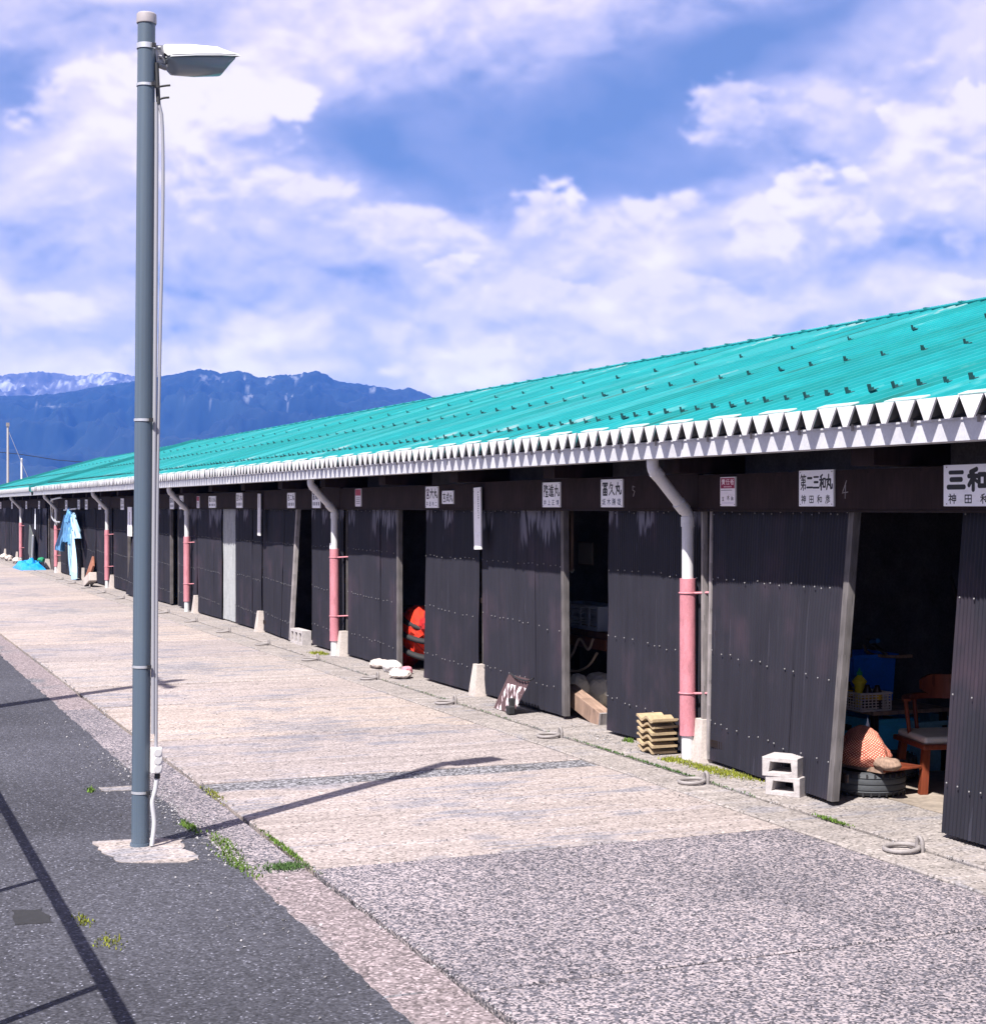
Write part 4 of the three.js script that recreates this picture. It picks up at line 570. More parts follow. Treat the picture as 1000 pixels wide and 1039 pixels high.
{ const t = thing('tray_board', 'thin brown tray board lying on the tyres', 'board', [6.06, 0.165, -8.45]); const g = rbox(0.34, 0.018, 0.52, 0.006, 0, 0.009, 0); g.rotateY(0.2); g.rotateX(-0.02); part('board', g, matRedWood, t); part('edge_lip', box(0.02, 0.03, 0.5, -0.16, 0.012, 0).rotateY(0.2), matPlank, t); }
{ // net sack
  const t = thing('net_sack', 'red and white mesh net sack slumped on the tray board', 'sack', [5.98, 0.19, -8.43]);
  const map = tex(256, (u, v) => { const a = (u * 44 + v * 30) % 1, b = ((u * 44 - v * 30) % 1 + 1) % 1, net = Math.min(Math.abs(a - .5), Math.abs(b - .5)) > 0.2; const l = tfbm(u, v, 6, 651, 4); return net ? [200 + 40 * l, 150 + 60 * l, 130 + 50 * l] : [150 * (0.6 + l * .7), 48 * (0.6 + l * .7), 34 * (0.6 + l * .7)]; });
  const g = new THREE.SphereGeometry(0.2, 48, 32), p = g.attributes.position; for (let i = 0; i < p.count; i++) { let x = p.getX(i), y = p.getY(i), z = p.getZ(i); const n = fbm3(x * 9 + 4, y * 9, z * 9, 4) - .5, k = 1 + n * 0.45; y = Math.max(-0.075, y * 0.78); const f = y < 0 ? 1.08 : 1 - y * 0.7; p.setXYZ(i, x * k * f * 0.72, y + 0.075 + n * 0.03, z * k * f * 0.95); } g.computeVertexNormals(); part('bag', g, new THREE.MeshStandardMaterial({ map, roughness: 0.8 }), t);
  const q = new THREE.SphereGeometry(0.07, 24, 16), pp = q.attributes.position; for (let i = 0; i < pp.count; i++) { const n = 1 + 0.6 * (fbm3(pp.getX(i) * 30, pp.getY(i) * 30, pp.getZ(i) * 30, 3) - .5); pp.setXYZ(i, pp.getX(i) * n, Math.max(-0.03, pp.getY(i) * n * .6) + 0.03, pp.getZ(i) * n * 1.4 + 0.25); } q.computeVertexNormals(); part('gathered_neck', q, matPlank, t);
  const fl = new THREE.ConeGeometry(0.022, 0.09, 8).translate(0.02, 0.245, 0.02); part('plastic_tip', fl, S(0.5, 0.6, 0.7, 0.4), t);
}
function tub(label, [x, y, z], w, h, d, m, rim, group, hole) {
  const t = thing('plastic_tub', label, 'tub', [x, y, z], group), th = 0.006, tp = 1.1; const wall = []; // tapered open box
  const quad = (a, b, c, e) => { const g = new THREE.BufferGeometry(); g.setAttribute('position', new THREE.Float32BufferAttribute([...a, ...b, ...c, ...a, ...c, ...e], 3)); g.computeVertexNormals(); return metric(g); };
  const ring = (s, y0) => [[-w / 2 * s, y0, d / 2 * s], [w / 2 * s, y0, d / 2 * s], [w / 2 * s, y0, -d / 2 * s], [-w / 2 * s, y0, -d / 2 * s]], A = ring(1, 0), B = ring(tp, h), C = ring(tp - 0.05, h), D = ring(0.95, th);
  for (let i = 0; i < 4; i++) { const j = (i + 1) % 4; wall.push(quad(A[i], A[j], B[j], B[i]), quad(C[i], C[j], D[j], D[i]), quad(B[i], B[j], C[j], C[i])); } wall.push(quad(A[3], A[2], A[1], A[0]), quad(D[0], D[1], D[2], D[3])); part('body', wall, m, t);
  const rg = []; for (const s of [-1, 1]) rg.push(rbox(w * tp + 0.03, 0.03, 0.02, 0.005, 0, h - 0.014, s * (d / 2 * tp + 0.006)), rbox(0.02, 0.03, d * tp + 0.01, 0.005, s * (w / 2 * tp + 0.006), h - 0.014, 0)); part('rim', rg, rim, t);
  if (hole) part('handle_slot', rbox(0.006, 0.045, 0.11, 0.002, -w / 2 * (tp - 0.03) - 0.003, h * 0.72, 0), matBlackish, t);
  return t;
}
const matPaleBlue = grain([0.16, 0.36, 0.5], 665, 0.2); const matBlue = grain([0.02, 0.16, 0.72], 661, 0.2, 128, 5, 0.45), matSky = grain([0.05, 0.42, 0.74], 663, 0.2, 128, 5, 0.45);
tub('light blue plastic tub under the shelf behind the post', [6.66, 0.06, -9.32], 0.34, 0.3, 0.52, matSky, matSky, undefined, true);
tub('deep blue plastic tub on the shelf behind the post', [6.72, 0.44, -9.52], 0.32, 0.33, 0.34, matBlue, matBlue);
tub('tall pale blue tub standing in shade beside the chair', [6.98, 0.003, -9.12], 0.34, 0.34, 0.34, matPaleBlue, matPaleBlue);
{ const t = thing('shelf', 'low dark timber shelf carrying the basket', 'shelf', [6.7, 0, -9.35]); part('shelf_board', box(0.62, 0.025, 0.86, 0.02, 0.418, 0), matPlank, t); for (const [a, b] of [[-0.26, -0.4], [0.3, -0.4], [-0.26, 0.4], [0.3, 0.4]]) part('leg', box(0.04, 0.41, 0.04, a, 0.203, b), matDarkWood, t); }
{ // white lattice basket
  const t = thing('basket', 'white lattice plastic basket holding brown bottles', 'basket', [6.46, 0.432, -9.14]), m = S(0.62, 0.55, 0.52, 0.5), g = [], w = 0.24, h = 0.115, d = 0.36;
  for (let k = 0; k <= 12; k++) g.push(box(0.004, h, 0.006, -w / 2, h / 2, -d / 2 + d * k / 12), box(0.004, h, 0.006, w / 2, h / 2, -d / 2 + d * k / 12)); for (let k = 0; k <= 8; k++) g.push(box(0.006, h, 0.004, -w / 2 + w * k / 8, h / 2, d / 2), box(0.006, h, 0.004, -w / 2 + w * k / 8, h / 2, -d / 2)); part('lattice', g, m, t);
  const r = []; for (let k = 0; k <= 6; k++) { const y = h * k / 6; for (const s of [-1, 1]) r.push(box(0.005, 0.006, d, s * w / 2, y, 0), box(w, 0.006, 0.005, 0, y, s * d / 2)); } part('bands', r, m, t); part('rim', [-1, 1].flatMap((s) => [rbox(0.016, 0.014, d + 0.02, 0.003, s * w / 2, h, 0), rbox(w + 0.02, 0.014, 0.016, 0.003, 0, h, s * d / 2)]), m, t); part('floor', box(w, 0.006, d, 0, 0.004, 0), m, t);
}
{ const t = thing('bottle', 'yellow squeeze bottle with a green cap in the basket', 'bottle', [6.44, 0.44, -9.12]); const L = (p, n = 20) => new THREE.LatheGeometry(p.map(([a, b]) => new THREE.Vector2(a, b)), n); part('body', L([[0, 0], [0.032, 0.002], [0.034, 0.15], [0.05, 0.17], [0.05, 0.178], [0.018, 0.212], [0.016, 0.222]]), S(0.75, 0.6, 0.03, 0.4), t); part('cap', L([[0.02, 0.218], [0.02, 0.236], [0.008, 0.246], [0.006, 0.262], [0, 0.264]]), S(0.02, 0.3, 0.1, 0.4), t); }
[[6.43, -9.24], [6.44, -9.03], [6.5, -9.18], [6.49, -8.99]].forEach(([x, z], i) => { const t = thing('bottle', 'short dark bottle with a yellow label in the basket', 'bottle', [x, 0.44, z], 'dark bottles in the basket'); part('body', new THREE.LatheGeometry([[0, 0], [0.034, 0.003], [0.034, 0.11], [0.016, 0.15], [0.016, 0.16], [0, 0.162]].map(([a, b]) => new THREE.Vector2(a, b)), 18), S(0.03, 0.012, 0.008, 0.3), t); part('label_band', new THREE.CylinderGeometry(0.0348, 0.0348, 0.045, 18, 1, true).translate(0, 0.085, 0), S(0.55, 0.33, 0.02, 0.6), t); });
{ const t = thing('hand_tool', 'blue-handled net tool resting across the deep blue tub', 'tool', [6.78, 0.79, -9.45]); part('shaft', bar(V(-0.1, 0, 0.3), V(0.04, 0.06, -0.12), 0.012, 8), matGreyWood, t); part('handle', bar(V(-0.11, 0.085, 0.22), V(-0.08, 0.07, 0.1), 0.016, 10), S(0.03, 0.14, 0.35, 0.4), t); part('frame', [tube([V(0, 0.02, -0.1), V(-0.06, -0.02, 0.05), V(0, -0.03, 0.2), V(0.1, -0.02, 0.32)], 0.012, 16, 8)], matPlank, t); }
{ // wooden chair with cream seat, facing out
  const t = thing('wooden_armchair', 'low reddish wooden armchair with a cream seat half behind the near door', 'chair', [6.56, 0.003, -8.36], undefined, -0.25); const m = matRedWood;
  const leg = (x, z, dx, dz) => { const g = box(0.05, 0.29, 0.042), p = g.attributes.position; for (let i = 0; i < p.count; i++) { const s = p.getY(i) < 0 ? 1 : 0; p.setXYZ(i, p.getX(i) * (s ? 1 : 0.9) + x + s * dx, p.getY(i) + 0.145, p.getZ(i) + z + s * dz); } g.computeVertexNormals(); part('leg', g, m, t); };
  leg(-0.2, 0.16, -0.03, 0.02); leg(-0.2, -0.2, -0.03, -0.02); leg(0.2, 0.16, 0.03, 0.02); leg(0.2, -0.2, 0.03, -0.02);
  part('seat_frame', rbox(0.5, 0.035, 0.5, 0.012, 0, 0.3, -0.01), m, t); part('seat_cushion', rbox(0.44, 0.05, 0.44, 0.022, -0.01, 0.335, -0.01, 3), grain([0.55, 0.5, 0.44], 671, 0.15, 128, 5, 0.6), t);
  const arc = (y, r, a0, a1, hgt, th) => { const pos = [], idx = [], n = 24; for (let i = 0; i <= n; i++) { const a = a0 + (a1 - a0) * i / n, e = Math.min(1, 4 * Math.min(i, n - i) / n + 0.45); for (const [q, v] of [[r, -hgt / 2 * e], [r + th, -hgt / 2 * e], [r + th, hgt / 2 * e], [r, hgt / 2 * e]]) pos.push(Math.sin(a) * q * 0.95, y + v, -Math.cos(a) * q); } for (let i = 0; i < n; i++) for (let k = 0; k < 4; k++) { const p = i * 4 + k, q = i * 4 + (k + 1) % 4; idx.push(p, q, q + 4, p, q + 4, p + 4); } idx.push(0, 1, 2, 0, 2, 3, n * 4, n * 4 + 1, n * 4 + 2, n * 4, n * 4 + 2, n * 4 + 3); const g = new THREE.BufferGeometry(); g.setAttribute('position', new THREE.Float32BufferAttribute(pos, 3)); g.setIndex(idx); const h = g.toNonIndexed(); h.computeVertexNormals(); return metric(h); };
  part('back_rail', arc(0.64, 0.23, -0.3, 1.7, 0.13, 0.028), m, t); part('arm_rail', arc(0.565, 0.24, -1.5, 2.9, 0.035, 0.045), m, t);
  for (const a of [-1.3, -0.5, 1.6, 2.6]) part('spindle', bar(V(Math.sin(a) * 0.22, 0.31, -Math.cos(a) * 0.22), V(Math.sin(a) * 0.25, 0.56, -Math.cos(a) * 0.25), 0.014, 8), m, t);
  part('splat', box(0.02, 0.24, 0.09, 0.215, 0.45, -0.02).rotateY(0.5), grain([0.5, 0.47, 0.44], 673, 0.2), t);
}
{ const t = thing('hanging_hose', 'thin dark hose looped against the partition above the chair', 'hose', [7.2, 1.2, -8.6]); part('hose', [tube([V(0, 0.6, 0.3), V(0.1, -0.1, 0.2), V(0, -0.5, -0.2), V(0.2, -0.3, -0.6), V(0.3, 0.1, -0.9)], 0.012, 50, 8)], S(0.05, 0.03, 0.03, 0.6), t); }

// ---------------------------------------------------------------- second doorway
{ const t = thing('slatted_crate', 'grey slatted plastic crate on the plank shelf in the second doorway', 'crate', [6.5, 0.68, -13.42]), m = S(0.36, 0.4, 0.5, 0.6), w = 0.3, h = 0.21, d = 0.9, g = [];
  for (let k = 0; k <= 5; k++) g.push(box(0.012, h, 0.03, -w / 2, h / 2, -d / 2 + d * k / 5)); for (let r = 0; r < 2; r++) for (let c = 0; c < 5; c++) for (let k = 0; k < 4; k++) g.push(box(0.006, 0.012, d / 5 - 0.02, -w / 2, 0.03 + r * 0.12 + k * 0.024, -d / 2 + d * (c + 0.5) / 5)); part('front_lattice', g, m, t);
  part('side', [box(w, h, 0.012, 0, h / 2, -d / 2 - 0.02), box(w, h, 0.012, 0, h / 2, d / 2 + 0.02), box(0.012, h, d, w / 2, h / 2, 0)], m, t); part('rim', [-1, 1].flatMap((s) => [rbox(0.03, 0.024, d + 0.06, 0.004, s * w / 2, h, 0), rbox(w + 0.03, 0.024, 0.03, 0.004, 0, h, s * (d / 2 + 0.02))]), m, t); part('bottom_band', box(0.014, 0.024, d, -w / 2, 0.012, 0), m, t); }
{ const t = thing('plank_shelf', 'dark plank shelf hung with rope in the second doorway', 'shelf', [6.54, 0, -13.4]); part('plank', box(0.46, 0.05, 1.4, 0, 0.653, 0), W([0.09, 0.05, 0.04], 683), t); part('fascia', box(0.02, 0.1, 1.4, -0.24, 0.575, 0), W([0.12, 0.05, 0.035], 685), t); for (const z of [-0.65, 0.65]) part('leg', box(0.06, 0.62, 0.06, 0.1, 0.315, z), matDarkWood, t); }
{ const t = thing('rope_loops', 'pale rope hanging in loops from the plank shelf', 'rope', [6.27, 0.3, -13.2]); part('rope', [tube([V(0, 0.32, 0.3), V(-0.01, 0.22, 0.22), V(0, 0.3, 0.02), V(-0.01, 0.16, -0.1), V(-0.02, 0.02, -0.25), V(0, 0.0, -0.05), V(-0.02, 0.08, 0.25), V(0, 0.2, 0.38)], 0.012, 60, 8)], S(0.38, 0.3, 0.24, 0.9), t); }
{ const t = thing('wall_card', 'pale picture card pinned to the inner post', 'picture', [6.6, 1.36, -13.75], undefined, -Math.PI / 2); part('card', box(0.3, 0.2, 0.008, 0, 0, 0), panelMat(150, 110, (c) => { c.fillStyle = '#4b4440'; c.beginPath(); c.ellipse(52, 58, 12, 34, 0, 0, 7); c.fill(); c.fillRect(34, 78, 36, 10); }, '#a59b90'), t); part('backing', box(0.32, 0.22, 0.006, 0, 0, -0.008), matPlank, t); }
{ const t = thing('loose_board', 'narrow pale board hanging just inside the second doorway', 'board', [6.05, 1.25, -12.95], undefined, -Math.PI / 2); part('board', box(0.16, 0.55, 0.025, 0, 0.25, 0), matPlank, t); part('hook', [tube([V(0.08, -0.02, 0.02), V(0.12, -0.03, 0.02), V(0.16, 0.0, 0.02)], 0.006, 8, 6)], matGalv, t); }
{ const t = thing('timber_offcut', 'short squared timber leaning out of the second doorway', 'timber', [5.88, 0.01, -12.25]); part('timber', rbox(0.12, 0.14, 0.74, 0.006, 0, 0.11, 0).rotateX(0.22), matPlank, t); part('end_grain', rbox(0.121, 0.141, 0.02, 0.004, 0, 0.11, 0.375).rotateX(0.22), matPaleWood, t); }
function lump(name, label, cat, p, s, m, seed, group, partName = 'body') { const t = thing(name, label, cat, p, group); const g = new THREE.IcosahedronGeometry(1, 5), q = g.attributes.position; for (let i = 0; i < q.count; i++) { const x = q.getX(i), y = q.getY(i), z = q.getZ(i), st = name === 'stone' || name === 'concrete_lump', n = 1 + (st ? 0.8 : 0.5) * (fbm3(x * (st ? 2.6 : 1.6) + seed, y * 1.8, z * (st ? 2.6 : 1.6), 4) - .5); q.setXYZ(i, x * n * s[0], Math.max(-0.8, y * n) * s[1] + s[1] * 0.8, z * n * s[2]); } g.computeVertexNormals(); part(partName, metric(g), m, t); return t; }
lump('white_sack', 'bulging white sack behind the leaning timber', 'sack', [6.35, 0.01, -12.95], [0.14, 0.17, 0.2], grain([0.6, 0.58, 0.55], 691, 0.15), 3);
lump('white_sack', 'smaller white bundle beside the bulging sack', 'sack', [6.15, 0.1, -12.95], [0.09, 0.12, 0.1], grain([0.66, 0.64, 0.6], 693, 0.15), 8);
lump('glove_heap', 'pinkish glove heap on top of the white sack', 'gloves', [6.55, 0.27, -12.95], [0.08, 0.06, 0.12], grain([0.4, 0.25, 0.22], 695, 0.3), 12);
{ // bent sheet flap propped against the door foot
  const t = thing('scraped_sheet', 'scraped corrugated sheet offcut propped against the door foot', 'metal sheet', [5.56, 0.01, -12.9], undefined, -Math.PI / 2); const map = tex(128, (u, v) => { const s = tn(u * 40 + v * 14, v * 3, 40, 701) > 0.56 && v < 0.75 && u > 0.1 ? 1 : 0; return s ? [200, 185, 190] : [70, 50, 52]; });
  const g = sheetGeo(0.46, 0.3, 0, 0.46, 0.12, 0.14, -0.06, 0.0635, 0.008).translate(-0.23, 0, 0); part('sheet', g, new THREE.MeshStandardMaterial({ map, roughness: 0.6 }), t); part('wire', [tube([V(-0.2, 0.31, 0), V(0, 0.29, 0.03), V(0.22, 0.29, 0.03), V(0.34, 0.32, 0.02)], 0.008, 20, 6)], matBlack, t); part('rubber_foot', [rbox(0.08, 0.07, 0.06, 0.01, 0.16, 0.035, 0.16), rbox(0.05, 0.13, 0.05, 0.01, 0.1, 0.065, 0.12)], matBlackish, t); }

// ---------------------------------------------------------------- orange net bundle in the third doorway
{
  const t = thing('net_bundle', 'orange and red fishing net bundle tied with black bands', 'net', [6.02, 0.06, -16.85]);
  const netMap = (a, b, sd) => tex(128, (u, v) => { const l = tfbm(u, v, 8, sd, 4), q = (((u * 40 + v * 40) % 1) < 0.35 ? 0.6 : 1) * (0.55 + 0.8 * l); return [a[0] * q, a[1] * q, a[2] * q]; });
  const or = new THREE.MeshStandardMaterial({ map: netMap([232, 46, 8], 0, 711), roughness: 0.85 }), rd = new THREE.MeshStandardMaterial({ map: netMap([180, 12, 16], 0, 713), roughness: 0.85 });
  const blob = (nm, m, s, o, sd) => { const g = new THREE.IcosahedronGeometry(1, 5), q = g.attributes.position; for (let i = 0; i < q.count; i++) { const x = q.getX(i), y = q.getY(i), z = q.getZ(i), n = 1 + 0.42 * (fbm3(x * 5 + sd, y * 5, z * 5, 4) - .5); q.setXYZ(i, x * n * s[0] + o[0], y * n * s[1] + o[1], z * n * s[2] + o[2]); } g.computeVertexNormals(); return part(nm, metric(g), m, t); };
  blob('orange_net', or, [0.22, 0.3, 0.36], [0.02, 0.34, 0], 2); blob('red_net', rd, [0.17, 0.19, 0.24], [-0.06, 0.1, -0.28], 5); blob('red_net', rd, [0.2, 0.18, 0.3], [0.12, 0.44, 0.3], 9);
  for (const [y, rx] of [[0.5, 0.3], [0.36, 0.25], [0.2, 0.3]]) { const g = new THREE.TorusGeometry(1, 0.14, 8, 48).rotateX(Math.PI / 2).scale(0.235 * (y === 0.5 ? 0.86 : 1), 0.22, 0.385 * (y === 0.5 ? 0.86 : 1)).rotateX(rx).translate(0.02, y, 0); part('black_band', metric(g), matBlackish, t); }
}
lump('stone', 'pale rough stone on the left of the orange net doorway', 'stone', [5.62, 0, -17.0], [0.1, 0.06, 0.17], matConcrete, 21);
lump('white_sack', 'crumpled white bag lying at the orange net doorway', 'sack', [5.62, 0, -16.55], [0.1, 0.075, 0.16], grain([0.42, 0.4, 0.39], 721, 0.3), 25);
lump('pink_rag', 'small pink rag beside the crumpled white bag', 'rag', [5.7, 0.0, -16.3], [0.06, 0.05, 0.07], S(0.55, 0.2, 0.25, 0.8), 29);
lump('stone', 'flat wedge of broken concrete in front of the orange net doorway', 'stone', [5.5, 0, -15.95], [0.11, 0.05, 0.17], matConcrete, 33);
lump('tin_can', 'grey-white tin in the shade behind the wedge of concrete', 'tin', [5.95, 0, -15.9], [0.07, 0.1, 0.07], matBlock, 35);
[[6.6, 1.35, -17.75], [6.62, 1.27, -17.72], [6.6, 1.2, -17.78]].forEach((p, i) => { const t = thing('wall_gap_bead', 'small white bead added as a bright gap in the back wall, high in the dark net doorway', 'float', p, 'white beads added for bright gaps in the back wall'); part('float', new THREE.SphereGeometry(0.028, 14, 10).scale(1, 1.4, 1), S(0.8, 0.8, 0.85, 0.4), t); part('cord', bar(V(0, 0.035, 0), V(0, 0.5, 0), 0.003, 5), matBlack, t); });  // white beads added to stand for daylight through gaps in the back wall

// ---------------------------------------------------------------- fourth doorway: leaning boards
{ const t = thing('leaning_board', 'narrow grey board leaning inside the doorway by the whitewashed post', 'board', [5.85, 0.004, -20.2]); part('board', bar(V(0, 0, 0), V(0.1, 1.65, -0.35), 0.03, 4), matGreyWood, t); }
{ const t = thing('leaning_board', 'dark board leaning inside the doorway by the whitewashed post', 'board', [6.0, 0.004, -20.55]); part('board', bar(V(0, 0, 0), V(0.1, 1.7, 0.15), 0.04, 4), matPlank, t); }
lump('orange_float', 'orange float hanging in the doorway past the third downpipe', 'float', [5.95, 0.75, -29.0], [0.14, 0.16, 0.16], S(0.7, 0.22, 0.01, 0.5), 41);

// ---------------------------------------------------------------- far clutter
{ // raincoat on a rail
  const t = thing('raincoat', 'pale blue rain clothes hanging from a rail on the far shed', 'coat', [5.5, 0, -41.0]); const blue = grain([0.1, 0.27, 0.5], 731, 0.25, 128, 6, 0.55), pale = grain([0.26, 0.42, 0.56], 733, 0.25, 128, 6, 0.55);
  part('rail', bar(V(-0.05, 1.72, -1.1), V(-0.05, 1.76, 1.1), 0.018, 8), matGalv, t);
  const cloth = (nm, z0, z1, y0, y1, w0, w1, m, sd) => { const n = 26, k = 20, pos = [], uv = [], idx = []; for (let j = 0; j <= k; j++) for (let i = 0; i <= n; i++) { const s = i / n - .5, f = j / k, zc = mix(z0, z1, f), w = mix(w0, w1, f); pos.push(-0.04 + 0.05 * Math.sin(i * 0.95 + sd + f * 2) * (0.3 + f) + 0.03 * Math.sin(i * 2.1), mix(y0, y1, f) - (j === k ? 0.1 * (vnoise3(i * .4, sd, 2)) : 0) - 0.12 * s * s * 4 * (1 - f), -(zc + s * w)); uv.push(i / n, f); } for (let j = 0; j < k; j++) for (let i = 0; i < n; i++) { const a = j * (n + 1) + i; idx.push(a, a + 1, a + n + 2, a, a + n + 2, a + n + 1); } const g = new THREE.BufferGeometry(); g.setAttribute('position', new THREE.Float32BufferAttribute(pos, 3)); g.setAttribute('uv', new THREE.Float32BufferAttribute(uv, 2)); g.setIndex(idx); g.computeVertexNormals(); const o = part(nm, g, m, t); return o; };
  cloth('jacket', 0.1, 0.5, 1.72, 0.95, 0.9, 1.6, blue, 1); cloth('sleeve', 0.9, 1.9, 1.6, 0.75, 0.4, 0.9, blue, 3); cloth('sleeve', -0.6, -1.2, 1.66, 1.1, 0.5, 0.5, pale, 5); cloth('trousers', -0.1, -0.6, 1.3, 0.12, 0.7, 0.8, pale, 7); cloth('hood', 0.2, 0.2, 1.78, 1.5, 0.5, 0.7, blue, 9);
}
{ const t = thing('tarpaulin_heap', 'bright blue tarpaulin heap on the ground at the far sheds', 'tarpaulin', [5.25, 0, -48.2]); const g = new THREE.PlaneGeometry(0.9, 3.6, 30, 70).rotateX(-Math.PI / 2), p = g.attributes.position; for (let i = 0; i < p.count; i++) { const x = p.getX(i), z = p.getZ(i), e = Math.max(0, 1 - (x / 0.45) ** 2) * Math.max(0, 1 - (z / 1.8) ** 2), r = Math.abs(fbm3(x * 3 + 5, z * 2, 1, 4) - .5); p.setY(i, Math.sqrt(e) * 0.42 * (0.6 + 1.6 * r) + 0.005); } g.computeVertexNormals(); part('tarp', g.scale(0.8, 0.75, 0.62), grain([0.01, 0.24, 0.62], 741, 0.2, 128, 6, 0.4), t); }
{ const t = thing('leaning_board', 'brown board leaning by the downpipe beside the rain clothes', 'board', [5.5, 0.01, -38.6]); part('board', rbox(0.05, 0.6, 0.5, 0.01, 0, 0.3, 0).rotateX(0.45).rotateZ(-0.25), W([0.28, 0.12, 0.08], 743), t); }
{ const t = thing('kerb_block', 'white concrete kerb block tipped beside the far downpipe', 'block', [5.35, 0, -36.9]); part('block', rbox(0.18, 0.2, 0.9, 0.02, 0, 0.16, 0).rotateX(-0.2), matConcrete, t); }
{ const t = thing('picture_board', 'grey framed board leaning above the blue tarpaulin', 'board', [5.52, 0.3, -50.4]); part('panel', box(0.03, 0.9, 0.9, 0, 0.4, 0).rotateX(0.35), S(0.08, 0.09, 0.09, 0.6), t); part('frame_edge', box(0.04, 0.92, 0.05, 0, 0.4, 0.45).rotateX(0.35), matWhite, t); }
{ const t = thing('hanging_cloth', 'white triangular cloth hanging beside the farthest pink downpipe', 'cloth', [5.5, 0, -48.9]); const g = new THREE.BufferGeometry(); g.setAttribute('position', new THREE.Float32BufferAttribute([0, 1.75, 0.1, 0, 1.75, -0.1, 0.03, 1.15, -0.5, 0, 1.75, 0.1, 0.03, 1.15, -0.5, -0.02, 1.13, 0.3], 3)); g.computeVertexNormals(); part('cloth', metric(g), S(0.6, 0.62, 0.66, 0.8), t); }
lump('green_basket', 'small green heap on the blue tarpaulin', 'bag', [5.5, 0.22, -47.4], [0.1, 0.08, 0.2], S(0.01, 0.2, 0.09, 0.6), 51);
[[5.4, 55.5], [5.42, 57.4], [5.38, 53.0]].forEach(([r, b], i) => lump('concrete_lump', ['pale lump of concrete left of the farthest footing', 'pale lump of concrete at the far left edge', 'pale lump of concrete by the blue tarpaulin'][i], 'stone', [r, 0, -b], [0.13, 0.11, 0.24], matConcrete, 60 + i * 3));
{ const t = thing('bent_pipe', 'thin galvanised pipe frame under the eave at the pink downpipe', 'pipe', [5.45, 0, -44.0]); part('pipe', [tube([V(0, 2.05, 1.5), V(-0.05, 2.0, 0), V(0.05, 1.9, -1.2), V(0.1, 1.55, -1.4), V(0.05, 1.42, -0.4), V(0, 1.4, 1.2)], 0.022, 40, 8)], matGalv, t); }
console.log('things done');

// ---------------------------------------------------------------- handrail and utility pole left of the frame, whose shadows fall on the lane
{
  const t = thing('handrail', 'low steel handrail along the asphalt lane', 'handrail', [0.382, 0, -8.5]);
  part('top_rail', bar(V(0, 1.0, 3.6), V(0, 1.0, -6), 0.027, 12), matGalv, t);
  for (const b of [5.68, 7.54, 9.4, 11.26, 13.12]) { const p = part('post', bar(V(0, 0, 8.5 - b), V(0, 0.98, 8.5 - b), 0.024, 12), matGalv, t); part('base_plate', box(0.11, 0.01, 0.11, 0, 0.006, 8.5 - b), matGalv, p); }
}
{
  const t = thing('utility_pole', 'grey concrete utility pole beside the lane', 'utility pole', [-0.6, 0, -13.45]);
  part('pole', new THREE.CylinderGeometry(0.08, 0.12, 7.0, 24).translate(0, 3.5, 0), matConcrete, t); part('cross_arm', rbox(0.08, 0.08, 1.1, 0.008, 0, 6.6, 0), matGalv, t);
  for (const z of [-0.45, 0.45]) part('insulator', new THREE.LatheGeometry([[0, 0], [0.03, 0], [0.045, 0.04], [0.025, 0.06], [0.04, 0.09], [0, 0.11]].map(([a, b]) => new THREE.Vector2(a, b)), 14).translate(0, 6.64, z), matWhite, t);
}
// ---------------------------------------------------------------- masts and wire beyond the far shed
{
  const a = thing('boat_mast', 'taller pale mast with a stay wire behind the far shed roof', 'mast', [8.5, 0, -88]); part('mast', bar(V(0, 0, 0), V(0, 6.1, 0), 0.075, 10, 0.055), S(0.36, 0.34, 0.34, 0.6), a); part('mast_head', box(0.16, 0.2, 0.16, 0, 6.15, 0), matIron, a); part('stay_wire', bar(V(0, 5.9, 0), V(1.35, 2.4, 0.5), 0.012, 5), matConduit, a);
  const b = thing('boat_mast', 'shorter thin white mast behind the far shed roof', 'mast', [9.2, 0, -88]); part('mast', bar(V(0, 0, 0), V(0, 4.3, 0), 0.05, 8), matWhite, b); part('mast_head', new THREE.SphereGeometry(0.06, 8, 6).translate(0, 4.33, 0), matWhite, b);
  const c = thing('roof_pin', 'tiny antenna standing above the far shed roof', 'antenna', [11.9, 0, -88]); part('rod', bar(V(0, 0, 0), V(0, 3.95, 0), 0.03, 6), matIron, c); part('tip', box(0.1, 0.3, 0.1, 0, 3.9, 0), matIron, c);
  const w = thing('power_line', 'thin dark power line crossing in front of the hills', 'wire', [8, 4.8, -92]); part('wire', [tube([V(-14, 0.6, 3), V(0, 0.05, 0), V(7, -0.5, -1), V(30, -0.2, -6)], 0.02, 40, 5)], matBlack, w);
}

